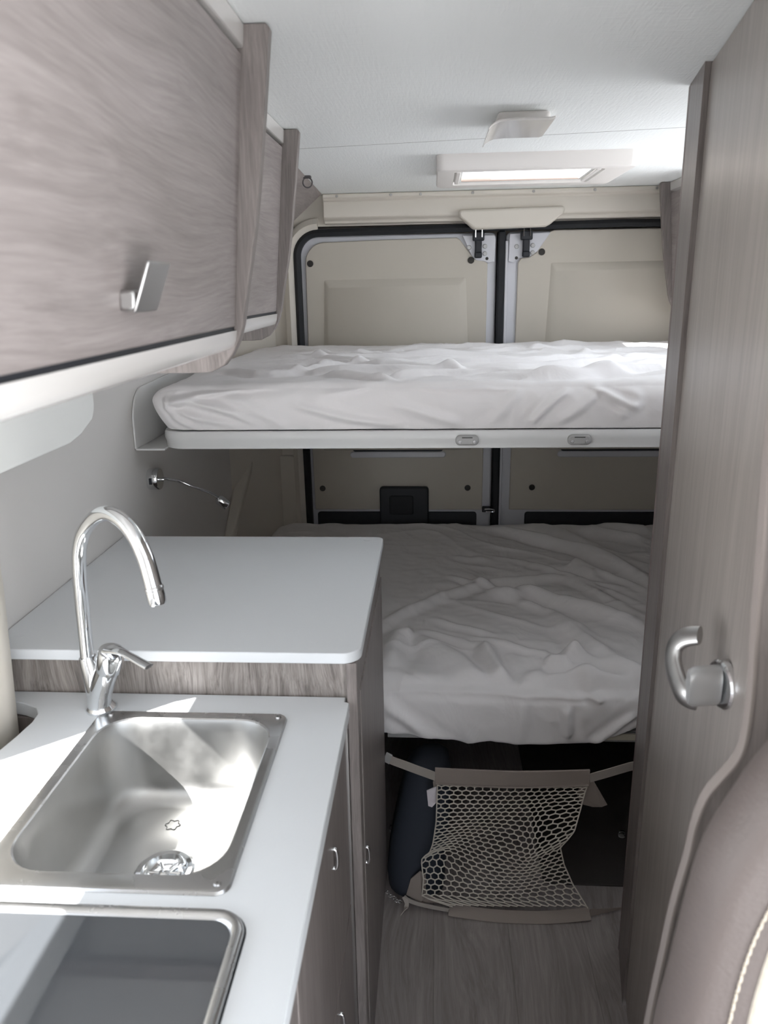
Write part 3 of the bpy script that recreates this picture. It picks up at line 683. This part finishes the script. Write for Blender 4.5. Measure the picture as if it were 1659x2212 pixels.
w3 = struct_empty('window_3', (1.1, 2.1, 1.37), 'side window beside the upper bunk on the right')
bm = B()
for b_ in ((RY0, RY1, RZ0, RZ0+.015), (RY0, RY1, RZ1-.015, RZ1), (RY0, RY0+.015, RZ0, RZ1), (RY1-.015, RY1, RZ0, RZ1)): box(bm, 1.075, 1.125, *b_)
put('window_frame', bm, 'dark', w3)

# ------------------------------------------------------------------ overhead lockers
def locker(label, xo, y0, y1, handle_y, top_x=0., s=1, panel_far=True):
    """front profile shared; xo shifts it, s=-1 mirrors for the right side"""
    X = lambda x: (x+xo) if s > 0 else (top_x-(x+xo))
    r = thing('overhead_locker', label, 'locker', (X(-.5), (y0+y1)/2, 1.46))
    T = .021
    ep = [(-.765-xo, CE-.001), (-.218, CE-.001), (-.214, CE-.006), (-.217, 1.88), (-.226, 1.807), (-.238, 1.72), (-.248, 1.656), (-.262, 1.59), (-.274, 1.53), (-.281, 1.508), (-.292, 1.488), (-.306, 1.472), (-.325, 1.463), (-.345, 1.4615), (-.765-xo, 1.4615)]
    if s > 0: put('end_panel', prism(B(), [(X(a), b_) for a, b_ in ep], 'y', y1-T, y1), 'wood_z_shaded', r, bevel=.0018)
    else: put('end_panel', prism(B(), [(X(a), b_) for a, b_ in ep][::-1], 'y', y1-T, y1), 'wood_z_shaded', r, bevel=.0018)
    f = lambda z: -.248-(1.90-z)*.096                         # leaning front
    def slab(z0, z1, d0, d1, m, name, ya, yb, par=r, bev=.002):
        return put(name, hexa(B(), [(X(f(z0)+d0), ya, z0), (X(f(z0)-d1), ya, z0), (X(f(z1)-d1), ya, z1), (X(f(z1)+d0), ya, z1)]+[(X(f(z0)+d0), yb, z0), (X(f(z0)-d1), yb, z0), (X(f(z1)-d1), yb, z1), (X(f(z1)+d0), yb, z1)]), m, par, bevel=bev)
    yb = y1-T
    dr_ = slab(1.527, 1.874, -.001, .018, 'wood_y', 'locker_door', y0+.004, yb-.002)
    slab(1.880, CE-.001, .001, .02, 'rail', 'top_rail', y0, yb)
    # curved white lower rail
    bm = B(); q = [(f(1.521)+.001, 1.522), (f(1.521)-.001, 1.508), (f(1.5)-.003, 1.499), (f(1.49)-.010, 1.4945), (f(1.49)-.03, 1.495), (f(1.5)-.03, 1.515), (f(1.52)-.018, 1.522)]
    prism(bm, [(X(a), b_) for a, b_ in q], 'y', y0, yb); put('bottom_rail', bm, 'rail', r, smooth=True)
    put('seal_strip', box(B(), min(X(f(1.52)-.016), X(f(1.52)-.003)), max(X(f(1.52)-.016), X(f(1.52)-.003)), y0, yb, 1.521, 1.528), 'dark', r)
    xa, xb = sorted((X(f(1.49)-.012), X(-.765-xo)))
    put('floor_board', box(B(), xa, xb, y0, yb, 1.4955, 1.506), 'rail', r)
    if handle_y is not None:
        hy = handle_y; x = f(1.565); b0 = B()
        box(b0, X(x-.002), X(x+.014), hy, hy+.016, 1.562, 1.580)
        hd = put('handle', b0, 'satin', dr_, bevel=.003, label='satin aluminium tab handle')
        p = [(X(x+.010), 1.561), (X(x+.0135), 1.560), (X(x+.031), 1.604), (X(x+.0275), 1.605)]
        put('handle_tab', prism(B(), p, 'y', hy-.001, hy+.056), 'satin', hd, bevel=.002)
    return r
locker('long grey wood overhead locker above the kitchen with tab handle', 0, .16, 1.141, .696)
locker('short grey wood overhead locker behind the long one, above the upper bunk', -.079, 1.145, 1.838, None)
locker('narrow overhead locker on the right side near the rear doors', 0, 2.60, 2.965, None, top_x=.572, s=-1)
# sloping corner cupboard front beyond the second locker
cc = thing('corner_locker', 'sloping grey wood corner panel beside the rear header', 'locker', (-.55, 2.5, 1.68))
bm = B()
hexa(bm, [(-.372, 1.845, CE-.001), (-.66, 1.845, 1.70), (-.67, 1.845, 1.715), (-.39, 1.845, CE-.001), (-.416, YB-.063, CE-.001), (-.62, YB-.07, 1.735), (-.64, YB-.07, 1.735), (-.434, YB-.063, CE-.001)])
put('sloping_front', bm, 'wood_y', cc)
put('cam_slot', tube(B(), [(-.43, 2.42, 1.868), (-.436, 2.44, 1.862)], .003, 8), 'hole', cc)

# D ring on the ceiling
rg = thing('ceiling_ring', 'small metal D-ring hanging at the ceiling beside the corner panel', 'ring', (-.395, 2.56, CE))
put('mount', prism(B(), rr(-.408, -.380, 2.546, 2.562, .005), 'z', CE-.008, CE), 'iron', rg, bevel=.003)
put('ring', tube(B(), [(-.392+.0145*math.cos(t), 2.552, CE-.020+.0145*math.sin(t)) for t in np.linspace(.0, 2*math.pi, 33)], .0021, 8), 'iron', rg, smooth=True)
# ceiling light
cg = thing('ceiling_light', 'small white plastic ceiling light with glossy drooping cover', 'light', (.18, 1.78, CE))
put('base', prism(B(), rr(.127, .232, 1.708, 1.83, .014), 'z', CE-.022, CE), 'white', cg, bevel=.006, seg=3)
bm = B(); L_ = []
for (x, z) in ((.106, 1.868), (.110, 1.874), (.118, 1.880), (.130, 1.8845), (.15, 1.886), (.19, 1.886), (.228, 1.886), (.237, 1.888)):
    L_.append([(x, 1.672, z), (x, 1.868, z), (x, 1.872, z+.004), (x, 1.668, z+.004)])
loops(bm, L_, True, True, True)
put('cover', bm, 'rail', cg, smooth=True, bevel=.002)

# roof hatch
w2 = struct_empty('window_2', (.26, 2.33, CE), 'white framed roof hatch in the ceiling')
def frame_ring(x0, x1, y0, y1, ix0_, ix1_, iy0_, iy1_, z0, z1, r0, r1, drop=0):
    bm = B()
    a = lambda L_, z: [(p[0], p[1], z) for p in L_]
    O = rr(x0, x1, y0, y1, r0, 6); O2 = rr(x0+.01, x1-.01, y0+.012, y1-.01, r0, 6); I = rr(ix0_, ix1_, iy0_, iy1_, r1, 6)
    loops(bm, [a(O, z1), a(O, z0+.008), a(rr(x0+.003, x1-.003, y0+.003, y1-.003, r0, 6), z0+.002), a(O2, z0), a(I, z0), a(I, z1)], True)
    return bm
put('outer_frame', frame_ring(.006, .535, 2.24, 2.62, .050, .452, 2.166, 2.50, 1.868, CE, .02, .012) if False else frame_ring(.006, .532, 2.215, 2.60, .055, .455, 2.245, 2.53, 1.868, CE, .02, .012), 'white', w2, smooth=True)
put('inner_frame', frame_ring(.055, .455, 2.245, 2.53, .078, .425, 2.26, 2.50, 1.874, CE+.04, .012, .006), 'whitem', w2, smooth=True)
put('blind_roll', tube(B(), [(.08, 2.492, 1.880), (.43, 2.492, 1.880)], .007, 10), 'blind', w2, smooth=True)
for x in (.066, .440): put('blind_track', box(B(), x-.006, x+.006, 2.262, 2.505, 1.868, 1.876), 'white', w2, bevel=.002)
put('dome_pane', box(B(), .04, .47, 2.16, 2.55, CE+.075, CE+.082), 'pane', w2)
bm = B()
for b_ in ((.03, .06), (.45, .48)): box(bm, b_[0], b_[1], 2.24, 2.53, CE+.04, CE+.075)
box(bm, .03, .48, 2.20, 2.24, CE+.04, CE+.075); box(bm, .03, .48, 2.53, 2.57, CE+.04, CE+.075)
put('upstand', bm, 'whitem', w2)
# reading lamp on the left wall
rl = thing('reading_lamp', 'chrome gooseneck reading lamp with USB socket on the left wall', 'lamp', (XL, 2.01, 1.088))
ps = put('wall_disc', lathe(B(), [(.029, 0), (.030, .003), (.030, .026), (.028, .029), (0, .029)], (XL+.001, 1.98, 1.088), (1, 0, 0), 36, cap=False), 'chrome', rl, smooth=True)
put('usb_socket', box(B(), XL+.010, XL+.018, 1.9475, 1.953, 1.080, 1.097), 'dark', ps, bevel=.001)
gp = catmull([(XL+.028, 1.974, 1.088), (XL+.045, 1.985, 1.087), (-.70, 2.015, 1.073), (-.665, 2.03, 1.052), (-.635, 2.06, 1.030), (-.612, 2.085, 1.005)], 10)
bm = tube(B(), gp, [.0038+.0007*(i % 2) for i in range(len(gp))], 10)
put('gooseneck', bm, 'chrome', rl, smooth=True)
put('neck_ferrule', lathe(B(), [(.005, 0), (.005, .014), (.0035, .016)], (XL+.028, 1.974, 1.088), (1, 0, 0), 14), 'chrome', rl, smooth=True)
put('lamp_head', lathe(B(), [(.005, -.010), (.011, -.007), (.015, .0), (.015, .026), (.0138, .028), (.0125, .019), (0, .019)], (-.613, 2.088, .999), (.62, .15, -.55), 20, cap=False), 'chrome', rl, smooth=True)

# ------------------------------------------------------------------ shower door side (right)
def fx(y): return .455-.158*(1.54-y)     # aisle face
d3 = struct_empty('door_3', (.36, .85, 0), 'grey wood shower door with satin handle')
bm = B(); ya, yb = .42, 1.388
hexa(bm, [(fx(ya)+.004, ya, .02), (fx(yb)+.004, yb, .02), (fx(yb)+.03, yb, .02), (fx(ya)+.03, ya, .02), (fx(ya)+.004, ya, CE-.003), (fx(yb)+.004, yb, CE-.003), (fx(yb)+.03, yb, CE-.003), (fx(ya)+.03, ya, CE-.003)])
put('door_leaf', bm, 'door_wood', d3)
bm = B(); ya, yb = 1.39, 1.536
hexa(bm, [(fx(ya)-.002, ya, 0), (fx(yb), yb, 0), (fx(yb)+.03, yb, 0), (fx(ya)+.03, ya, 0), (fx(ya)-.006, ya, CE), (fx(yb)-.006, yb, CE), (fx(yb)+.03, yb, CE), (fx(ya)+.03, ya, CE)])
st('trim_11', bm, 'wood_z_shaded', label='wood door post at the rear edge of the shower, shade put in its colour')  # darker wood copy stands in for shade on the angled post
bm = B(); hexa(bm, [(.4545, 1.5362, 0), (.4545, 1.5482, 0), (.49, 1.5482, 0), (.49, 1.5362, 0), (.4485, 1.5362, CE), (.4485, 1.5482, CE), (.49, 1.5482, CE), (.49, 1.5362, CE)])
st('trim_12', bm, plain('edge_profile', (120, 108, 106), .4), bevel=.003)
bm = B(); box(bm, .49, 1.08, 1.53, 1.548, 0, CE)
st('wall_1' if False else 'trim_13', bm, 'wood_z_shaded', label='rear partition of the shower compartment')
# shower door handle
N = Vector((-1, -.158, 0)).normalized(); T_ = Vector((-.158, 1, 0)).normalized()*1.0; T_ = Vector((.158, 1, 0)).normalized()
ro = Vector((fx(.838)+.003, .838, 1.121))
hh = bpy.data.objects.new('door_handle', None); COL.objects.link(hh); hh.parent = d3; hh.location = ro-W[d3.name]; W[hh.name] = ro
hh.name = 'door_handle'; W['door_handle'] = ro
put('rosette', lathe(B(), [(.0275, 0), (.029, .002), (.029, .009), (.027, .0115), (.021, .012)], ro, N, 40), 'chrome', hh, smooth=True)
st_e = ro+N*.048
L_ = []
for h_, sx_, sz_ in ((.010, .0155, .0225), (.013, .0165, .0235), (.043, .0165, .0235), (.049, .014, .020), (.051, .008, .012)):
    L_.append([ro+N*h_+T_*(sx_*math.copysign(abs(math.cos(t))**.7, math.cos(t)))+Vector((0, 0, sz_*math.copysign(abs(math.sin(t))**.7, math.sin(t)))) for t in np.linspace(0, 2*math.pi, 33)[:-1]])
put('handle_stem', loops(B(), L_, True, True, True), 'stem', hh, smooth=True)
lp_ = [ro+N*.036+T_*(-.006)+Vector((0, 0, -.017)), ro+N*.050+T_*(.006)+Vector((0, 0, -.015)), ro+N*.058+T_*(.032)+Vector((0, 0, -.004)), ro+N*.061+T_*(.052)+Vector((0, 0, .010)), ro+N*.058+T_*(.058)+Vector((0, 0, .026)), ro+N*.048+T_*(.050)+Vector((0, 0, .040)), ro+N*.033+T_*(.036)+Vector((0, 0, .048))]
cpl = catmull(lp_, 6)
put('lever', tube(B(), cpl, [.0125+.003*math.sin(math.pi*i/(len(cpl)-1)) for i in range(len(cpl))], 18, flat=.5, up=tuple(N)), 'satin', hh, smooth=True)

# near divider panel with a waisted outline, edge-banded
dv = thing('divider_panel', 'grey wood divider with waisted outline and pale edge, right of the shower door handle', 'panel', (.4, .6, .3))
ol = [(.252, 1.75), (.258, 1.50), (.264, 1.37), (.268, 1.29), (.271, 1.24), (.2705, 1.195), (.265, 1.173), (.254, 1.155), (.243, 1.135), (.2365, 1.105), (.234, 1.075), (.226, 1.018), (.220, .95), (.213, .86), (.207, .70), (.205, .50), (.205, .30)]
ol = [(p.x, p.y) for p in catmull([(a, b_, 0) for a, b_ in ol], 4)]
put('panel', prism(B(), ol+[(.80, .30), (.80, 1.75)], 'y', .600, .6105), 'wood_z_shaded', dv, bevel=.0008)
bm = B(); L_ = []
for i, p in enumerate(ol):
    a = Vector(ol[max(i-1, 0)]); b_ = Vector(ol[min(i+1, len(ol)-1)]); t = (b_-a).normalized(); n = Vector((t.y, -t.x))
    n = n if n.x < 0 else -n
    q = Vector(p)+n*.0016
    L_.append([(p[0]+.001, .5992, p[1]), (q.x, .5992, q.y), (q.x, .6113, q.y), (p[0]+.001, .6113, p[1])])
put('edge_band', loops(bm, L_, True, True, True), plain('edge_band', (140, 131, 127), .4), dv, smooth=True)
# seat back in front of the divider
sb = thing('bench_seat', 'taupe leatherette seat back with woven insert at lower right corner', 'seat', (.4, .5, .3))
so = [(.50, 1.36), (.33, 1.325), (.262, 1.272), (.243, 1.246), (.227, 1.214), (.208, 1.166), (.1985, 1.11), (.190, 1.03), (.183, .97), (.178, .85), (.176, .70), (.178, .45)]
so = [(p.x, p.y) for p in catmull([(a, b_, 0) for a, b_ in so], 5)]
bm = B(); cxs, czs = .42, .9
L_ = []
for k, yy in ((.965, .530), (.99, .515), (1., .503), (.998, .49), (.985, .478), (.965, .470), (.93, .466), (.84, .463), (.7, .461)):
    L_.append([(cxs+(a-cxs)*k, yy, czs+(b_-czs)*k) for a, b_ in so])
loops(bm, L_, False)
put('backrest', bm, 'leather', sb, smooth='all')
io = [(.50, 1.22), (.33, 1.20), (.281, 1.16), (.267, 1.125), (.257, 1.085), (.251, 1.04), (.2475, .99), (.244, .93), (.242, .80), (.242, .5)]
io = [(p.x*.945, CH-(CH-p.y)*.945) for p in catmull([(a, b_, 0) for a, b_ in io], 5)]
put('fabric_insert', loops(B(), [[(a, .470, b_) for a, b_ in io], [(a+.002, .459, b_-.001) for a, b_ in io], [(a+.010, .455, b_-.006) for a, b_ in io], [(.6, .453, b_*.6+.3) for a, b_ in io]], False), 'fabric', sb, smooth='all', label='woven beige fabric insert')
bm = B()
sm = [(a-.012, b_) for a, b_ in io]
for i in range(0, len(sm)-1):
    a = Vector((sm[i][0], .4625, sm[i][1])); b_ = Vector((sm[i+1][0], .4625, sm[i+1][1]))
    n = max(1, int((b_-a).length/.006))
    for k in range(n):
        p = a.lerp(b_, k/n); q = a.lerp(b_, (k+.82)/n); tube(bm, [p, (p+q)/2+Vector((0, -.0012, 0)), q], .0009, 6)
put('stitching', bm, 'thread', sb, smooth=True, label='cream stitched seam')

# ------------------------------------------------------------------ floor things
def ring_tie(x, y, lab):
    r = thing('tie_down_ring', lab, 'tie-down', (x, y, 0))
    put('ring_base', lathe(B(), [(.013, 0), (.013, .003), (.010, .006), (.004, .007)], (x, y, 0.0005), (0, 0, 1), 20), 'stem', r, smooth=True)
    put('ring', tube(B(), [(x+.011*math.cos(t), y-.002, .013+.011*math.sin(t)) for t in np.linspace(0, 2*math.pi, 25)], .0022, 8), 'chrome', r, smooth=True)
ring_tie(-.12, 1.95, 'chrome tie-down ring on the floor left of the luggage net')
ring_tie(.555, 1.95, 'chrome tie-down ring on the floor right of the luggage net')
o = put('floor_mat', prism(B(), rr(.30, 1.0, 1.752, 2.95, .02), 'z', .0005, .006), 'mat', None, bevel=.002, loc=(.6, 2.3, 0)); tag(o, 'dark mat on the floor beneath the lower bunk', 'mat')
# garage lining below the bunk
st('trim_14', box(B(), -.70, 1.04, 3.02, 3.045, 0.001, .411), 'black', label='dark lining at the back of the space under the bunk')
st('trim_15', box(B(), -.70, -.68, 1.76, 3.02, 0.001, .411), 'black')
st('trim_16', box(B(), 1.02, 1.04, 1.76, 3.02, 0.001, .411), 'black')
# black bag leaning under the bunk
bg = thing('soft_bag', 'dark navy soft bag on the floor left of the luggage net', 'bag', (-.07, 1.80, 0))
bm = B(); L_ = []
for z, x0_, x1_, y0_, y1_ in ((.002, -.095, .01, 1.70, 1.86), (.02, -.120, .03, 1.672, 1.885), (.06, -.122, .035, 1.680, 1.89), (.14, -.115, .04, 1.718, 1.90), (.22, -.10, .045, 1.748, 1.905), (.30, -.075, .05, 1.775, 1.90), (.345, -.05, .045, 1.795, 1.885), (.36, -.03, .03, 1.81, 1.87)):
    r_ = min((x1_-x0_), (y1_-y0_))*.35
    L_.append([(p[0]+.004*math.sin(9*p[1]+20*z), p[1]+.004*math.sin(30*p[0]+14*z), z) for p in rr(x0_, x1_, y0_, y1_, r_, 6)])
loops(bm, L_, True, True, True)
put('bag_body', bm, 'bag', bg, smooth='all')
bm = B()
for k, (x, y, z) in enumerate(((-.121, 1.655, .046), (-.113, 1.651, .040), (-.104, 1.650, .034), (-.096, 1.648, .028), (-.088, 1.650, .022))):
    tube(bm, [(x+.0055*math.cos(t), y-.002*(k % 2), z+.0045*math.sin(t)) for t in np.linspace(0, 2*math.pi, 13)], .0014, 6)
put('chain_clasp', bm, 'chrome', bg, smooth=True)

# luggage net
ln = thing('luggage_net', 'beige mesh luggage net strapped below the lower bunk, sagging to the floor', 'net', (.2, 1.70, 0))
def ribbon(path, hw, th=.0015, up=(0, 0, 1), wave=0):
    bm = B(); L_ = []; path = [Vector(p) for p in path]
    for i, p in enumerate(path):
        t = (path[min(i+1, len(path)-1)]-path[max(i-1, 0)]).normalized(); u_ = Vector(up); u_ = (u_-t*u_.dot(t)).normalized(); n = t.cross(u_)
        h_ = hw[i] if isinstance(hw, (list, tuple)) else hw
        L_.append([p+u_*h_-n*th, p+u_*h_+n*th, p-u_*h_+n*th, p-u_*h_-n*th])
    return loops(bm, L_, True, True, True)
put('top_band', ribbon(catmull([(.004, 1.722, .361), (.10, 1.716, .362), (.20, 1.714, .362), (.30, 1.716, .364), (.398, 1.722, .366)], 6), .0215, .003), 'band', ln, smooth=True, bevel=.001)
put('top_hem', tube(B(), catmull([(.006, 1.718, .338), (.2, 1.710, .338), (.396, 1.718, .343)], 8), .0028, 8), 'band', ln, smooth=True)
put('bottom_band', ribbon(catmull([(.040, 1.640, .012), (.12, 1.630, .010), (.2, 1.626, .009), (.3, 1.628, .010), (.404, 1.640, .014)], 6), [.0155]*25, .004, up=(0, .85, .6)), 'band', ln, smooth=True, bevel=.001)
s1_ = put('strap', ribbon([(-.125, 1.752, .389), (-.105, 1.745, .384), (-.06, 1.735, .373), (.006, 1.722, .356)], .0125, .0012), 'web', ln, label='left upper strap')
put('buckle', ribbon([(-.1275, 1.754, .391), (-.112, 1.748, .386)], .0145, .003), 'grey', s1_, bevel=.001)
put('strap', ribbon([(.398, 1.722, .362), (.44, 1.730, .371), (.50, 1.745, .382), (.56, 1.76, .388)], .0125, .0012), 'web', ln, label='right upper strap')
put('strap', ribbon([(.402, 1.640, .016), (.45, 1.655, .012), (.505, 1.675, .006)], [.012, .006, .001], .001), 'band', ln, label='right lower strap')
put('strap', ribbon(catmull([(-.078, 1.660, .030), (-.06, 1.655, .020), (-.02, 1.648, .014), (.042, 1.638, .012)], 4), .006, .0012), 'web', ln, label='left lower strap')
put('strap_tail', ribbon(catmull([(-.078, 1.660, .030), (-.070, 1.650, .018), (-.074, 1.640, .008), (-.086, 1.622, .003)], 4), .0055, .001, up=(.6, .5, .6)), 'web', ln)
def flap(P_, th=.0015, mat='band', name='corner_flap', **k):
    bm = B(); a = [bm.verts.new(p) for p in P_]; b_ = [bm.verts.new((p[0], p[1]+th*2, p[2]+th*.2)) for p in P_]
    n = len(P_); bm.faces.new(a); bm.faces.new(b_[::-1])
    for i in range(n): bm.faces.new((a[i], a[(i+1) % n], b_[(i+1) % n], b_[i]))
    return put(name, bm, mat, ln, **k)
flap([(.385, 1.735, .350), (.412, 1.735, .345), (.452, 1.737, .272), (.437, 1.733, .268), (.415, 1.74, .262), (.385, 1.736, .273), (.372, 1.74, .30)])
flap([(-.072, 1.668, .028), (-.060, 1.672, .075), (-.035, 1.675, .098), (-.02, 1.672, .090), (-.02, 1.67, .03), (.02, 1.66, .015), (-.03, 1.655, .014)])
flap([(-.018, 1.730, .306), (.010, 1.728, .322), (.010, 1.729, .275), (-.004, 1.722, .262), (-.014, 1.727, .262)], mat='label', name='care_label', label='small white care label')
flap([(-.002, 1.735, .33), (.008, 1.732, .345), (.01, 1.731, .30), (.0, 1.735, .31)], mat='band', name='seam_allowance')
Lp = [(0, .010, .338), (.28, .007, .247), (.50, -.002, .178), (.60, -.010, .147), (.70, -.032, .123), (.82, -.026, .083), (.93, -.030, .046), (1, .050, .026)]
Rp = [(0, .393, .341), (.22, .377, .286), (.40, .358, .237), (.54, .322, .195), (.70, .334, .142), (.86, .357, .093), (1, .396, .036)]
def ev(T, v):
    xs = [t[0] for t in T]; return float(np.interp(v, xs, [t[1] for t in T])), float(np.interp(v, xs, [t[2] for t in T]))
def netpt(u_, v_):
    lx, lz = ev(Lp, v_); rx_, rz_ = ev(Rp, v_)
    x = lx+(rx_-lx)*u_; z = lz+(rz_-lz)*u_
    b_ = math.sin(math.pi*min(1, max(0, v_)))
    x += .010*math.sin(7*u_+5*v_)*b_*math.sin(math.pi*u_)
    z += (.010*math.sin(6.5*u_+1.5*v_)-.014*math.sin(math.pi*u_))*b_*(1-.3*v_)
    y = 1.718-.083*v_-.015*b_*math.sin(5*u_+6*v_)-.030*b_*math.exp(-((u_-.75)**2+(v_-.45)**2)/.03)+.02*b_*math.exp(-((u_-.2)**2+(v_-.65)**2)/.03)
    # puckers running down from the right-hand corner and the left waist
    x += -.022*math.exp(-((u_-.80)**2)/.012-((v_-.33)**2)/.05); z += .014*math.exp(-((u_-.12)**2)/.02-((v_-.68)**2)/.006)
    return Vector((x, y, max(z, .006)))
bm = B(); NC, NR = 18, 15
verts = {}
def node(i, j, k): # honeycomb nodes
    return
edges = []
w_ = 1/NC; hgt = 1/(NR)
for j in range(NR+1):
    for half in (0, 1):
        for i in range(-1, NC+1):
            cu = (i+.5+.5*half)*w_; cvv = (j+.5*half)*hgt
            # six corners of a hexagon (pointy left/right kept narrow)
            c_ = [(cu-.5*w_, cvv+.17*hgt), (cu-.5*w_, cvv-.17*hgt), (cu, cvv-.33*hgt)]
            edges += [(c_[0], c_[1]), (c_[1], c_[2]), (c_[2], (cu+.5*w_, cvv-.17*hgt))]
def ok(p): return -1e-6 <= p[0] <= 1+1e-6 and -1e-6 <= p[1] <= 1+1e-6
n_e = 0
for a, b_ in edges:
    if not (ok(a) and ok(b_)): continue
    p, q = netpt(*a), netpt(*b_)
    if (p-q).length > 1e-4: tube(bm, [p, q], .00190, 5, cap=False); n_e += 1
for u_ in (0, 1): tube(bm, [netpt(u_, v_) for v_ in np.linspace(0, 1, 40)], .0018, 6)
put('mesh', bm, 'cord', ln, smooth='all')

# ------------------------------------------------------------------ light and camera
wd = bpy.data.worlds.new('sky'); S.world = wd; wd.use_nodes = True
bgn = wd.node_tree.nodes['Background']
bgn.inputs['Strength'].default_value = 1.0
_nt = wd.node_tree; _tc = _nt.nodes.new('ShaderNodeTexCoord'); _sx = _nt.nodes.new('ShaderNodeSeparateXYZ'); _rp = _nt.nodes.new('ShaderNodeValToRGB')
_mr = _nt.nodes.new('ShaderNodeMapRange'); _mr.inputs['From Min'].default_value = -1; _mr.inputs['From Max'].default_value = 1
_nt.links.new(_tc.outputs['Generated'], _sx.inputs[0]); _nt.links.new(_sx.outputs['Z'], _mr.inputs['Value']); _nt.links.new(_mr.outputs['Result'], _rp.inputs['Fac'])
_nt.links.new(_rp.outputs['Color'], bgn.inputs['Color'])
_rp.color_ramp.elements[0].position = .47; _rp.color_ramp.elements[0].color = (1.88, 1.91, 1.95, 1)
_rp.color_ramp.elements[1].position = .53; _rp.color_ramp.elements[1].color = (.92, 1.0, 1.1, 1)
sun = bpy.data.lights.new('sun', 'SUN'); sun.energy = 9; sun.angle = math.radians(.55); sun.color = (1, .98, .95)
so_ = bpy.data.objects.new('sun', sun); COL.objects.link(so_)
sd = Vector((.766, .646, -.76)).normalized()
so_.rotation_mode = 'QUATERNION'; so_.rotation_quaternion = sd.to_track_quat('-Z', 'Y')

f = 1660.; cx, cy = 829.5, 1106.
Fv = np.array([938-cx, 615-cy, f]); Fv /= np.linalg.norm(Fv)
Dv = np.array([100.5, 0, f]); Dv[1] = -(Dv[0]*Fv[0]+Dv[2]*Fv[2])/Fv[1]; Dv /= np.linalg.norm(Dv)
Rv = np.cross(Dv, Fv); Mx = np.array([Rv, Fv, -Dv])
cam = bpy.data.cameras.new('camera'); co = bpy.data.objects.new('camera', cam); COL.objects.link(co)
cam.sensor_fit = 'VERTICAL'; cam.sensor_height = 36; cam.sensor_width = 36*1659/2212; cam.lens = f/2212*36
cam.clip_start = .02
co.matrix_world = Matrix(((Mx[0, 0], -Mx[0, 1], -Mx[0, 2], 0), (Mx[1, 0], -Mx[1, 1], -Mx[1, 2], 0), (Mx[2, 0], -Mx[2, 1], -Mx[2, 2], CH), (0, 0, 0, 1)))
cam.dof.use_dof = True; cam.dof.focus_distance = 2.1; cam.dof.aperture_fstop = 7
S.camera = co
S.view_settings.view_transform = 'Standard'; S.view_settings.look = 'None'; S.view_settings.exposure = 2.0; S.view_settings.gamma = 1
S.view_settings.use_curve_mapping = False
S.cycles.use_denoising = True
S.cycles.max_bounces = 12; S.cycles.diffuse_bounces = 8; S.cycles.glossy_bounces = 6
S.cycles.sample_clamp_indirect = 6
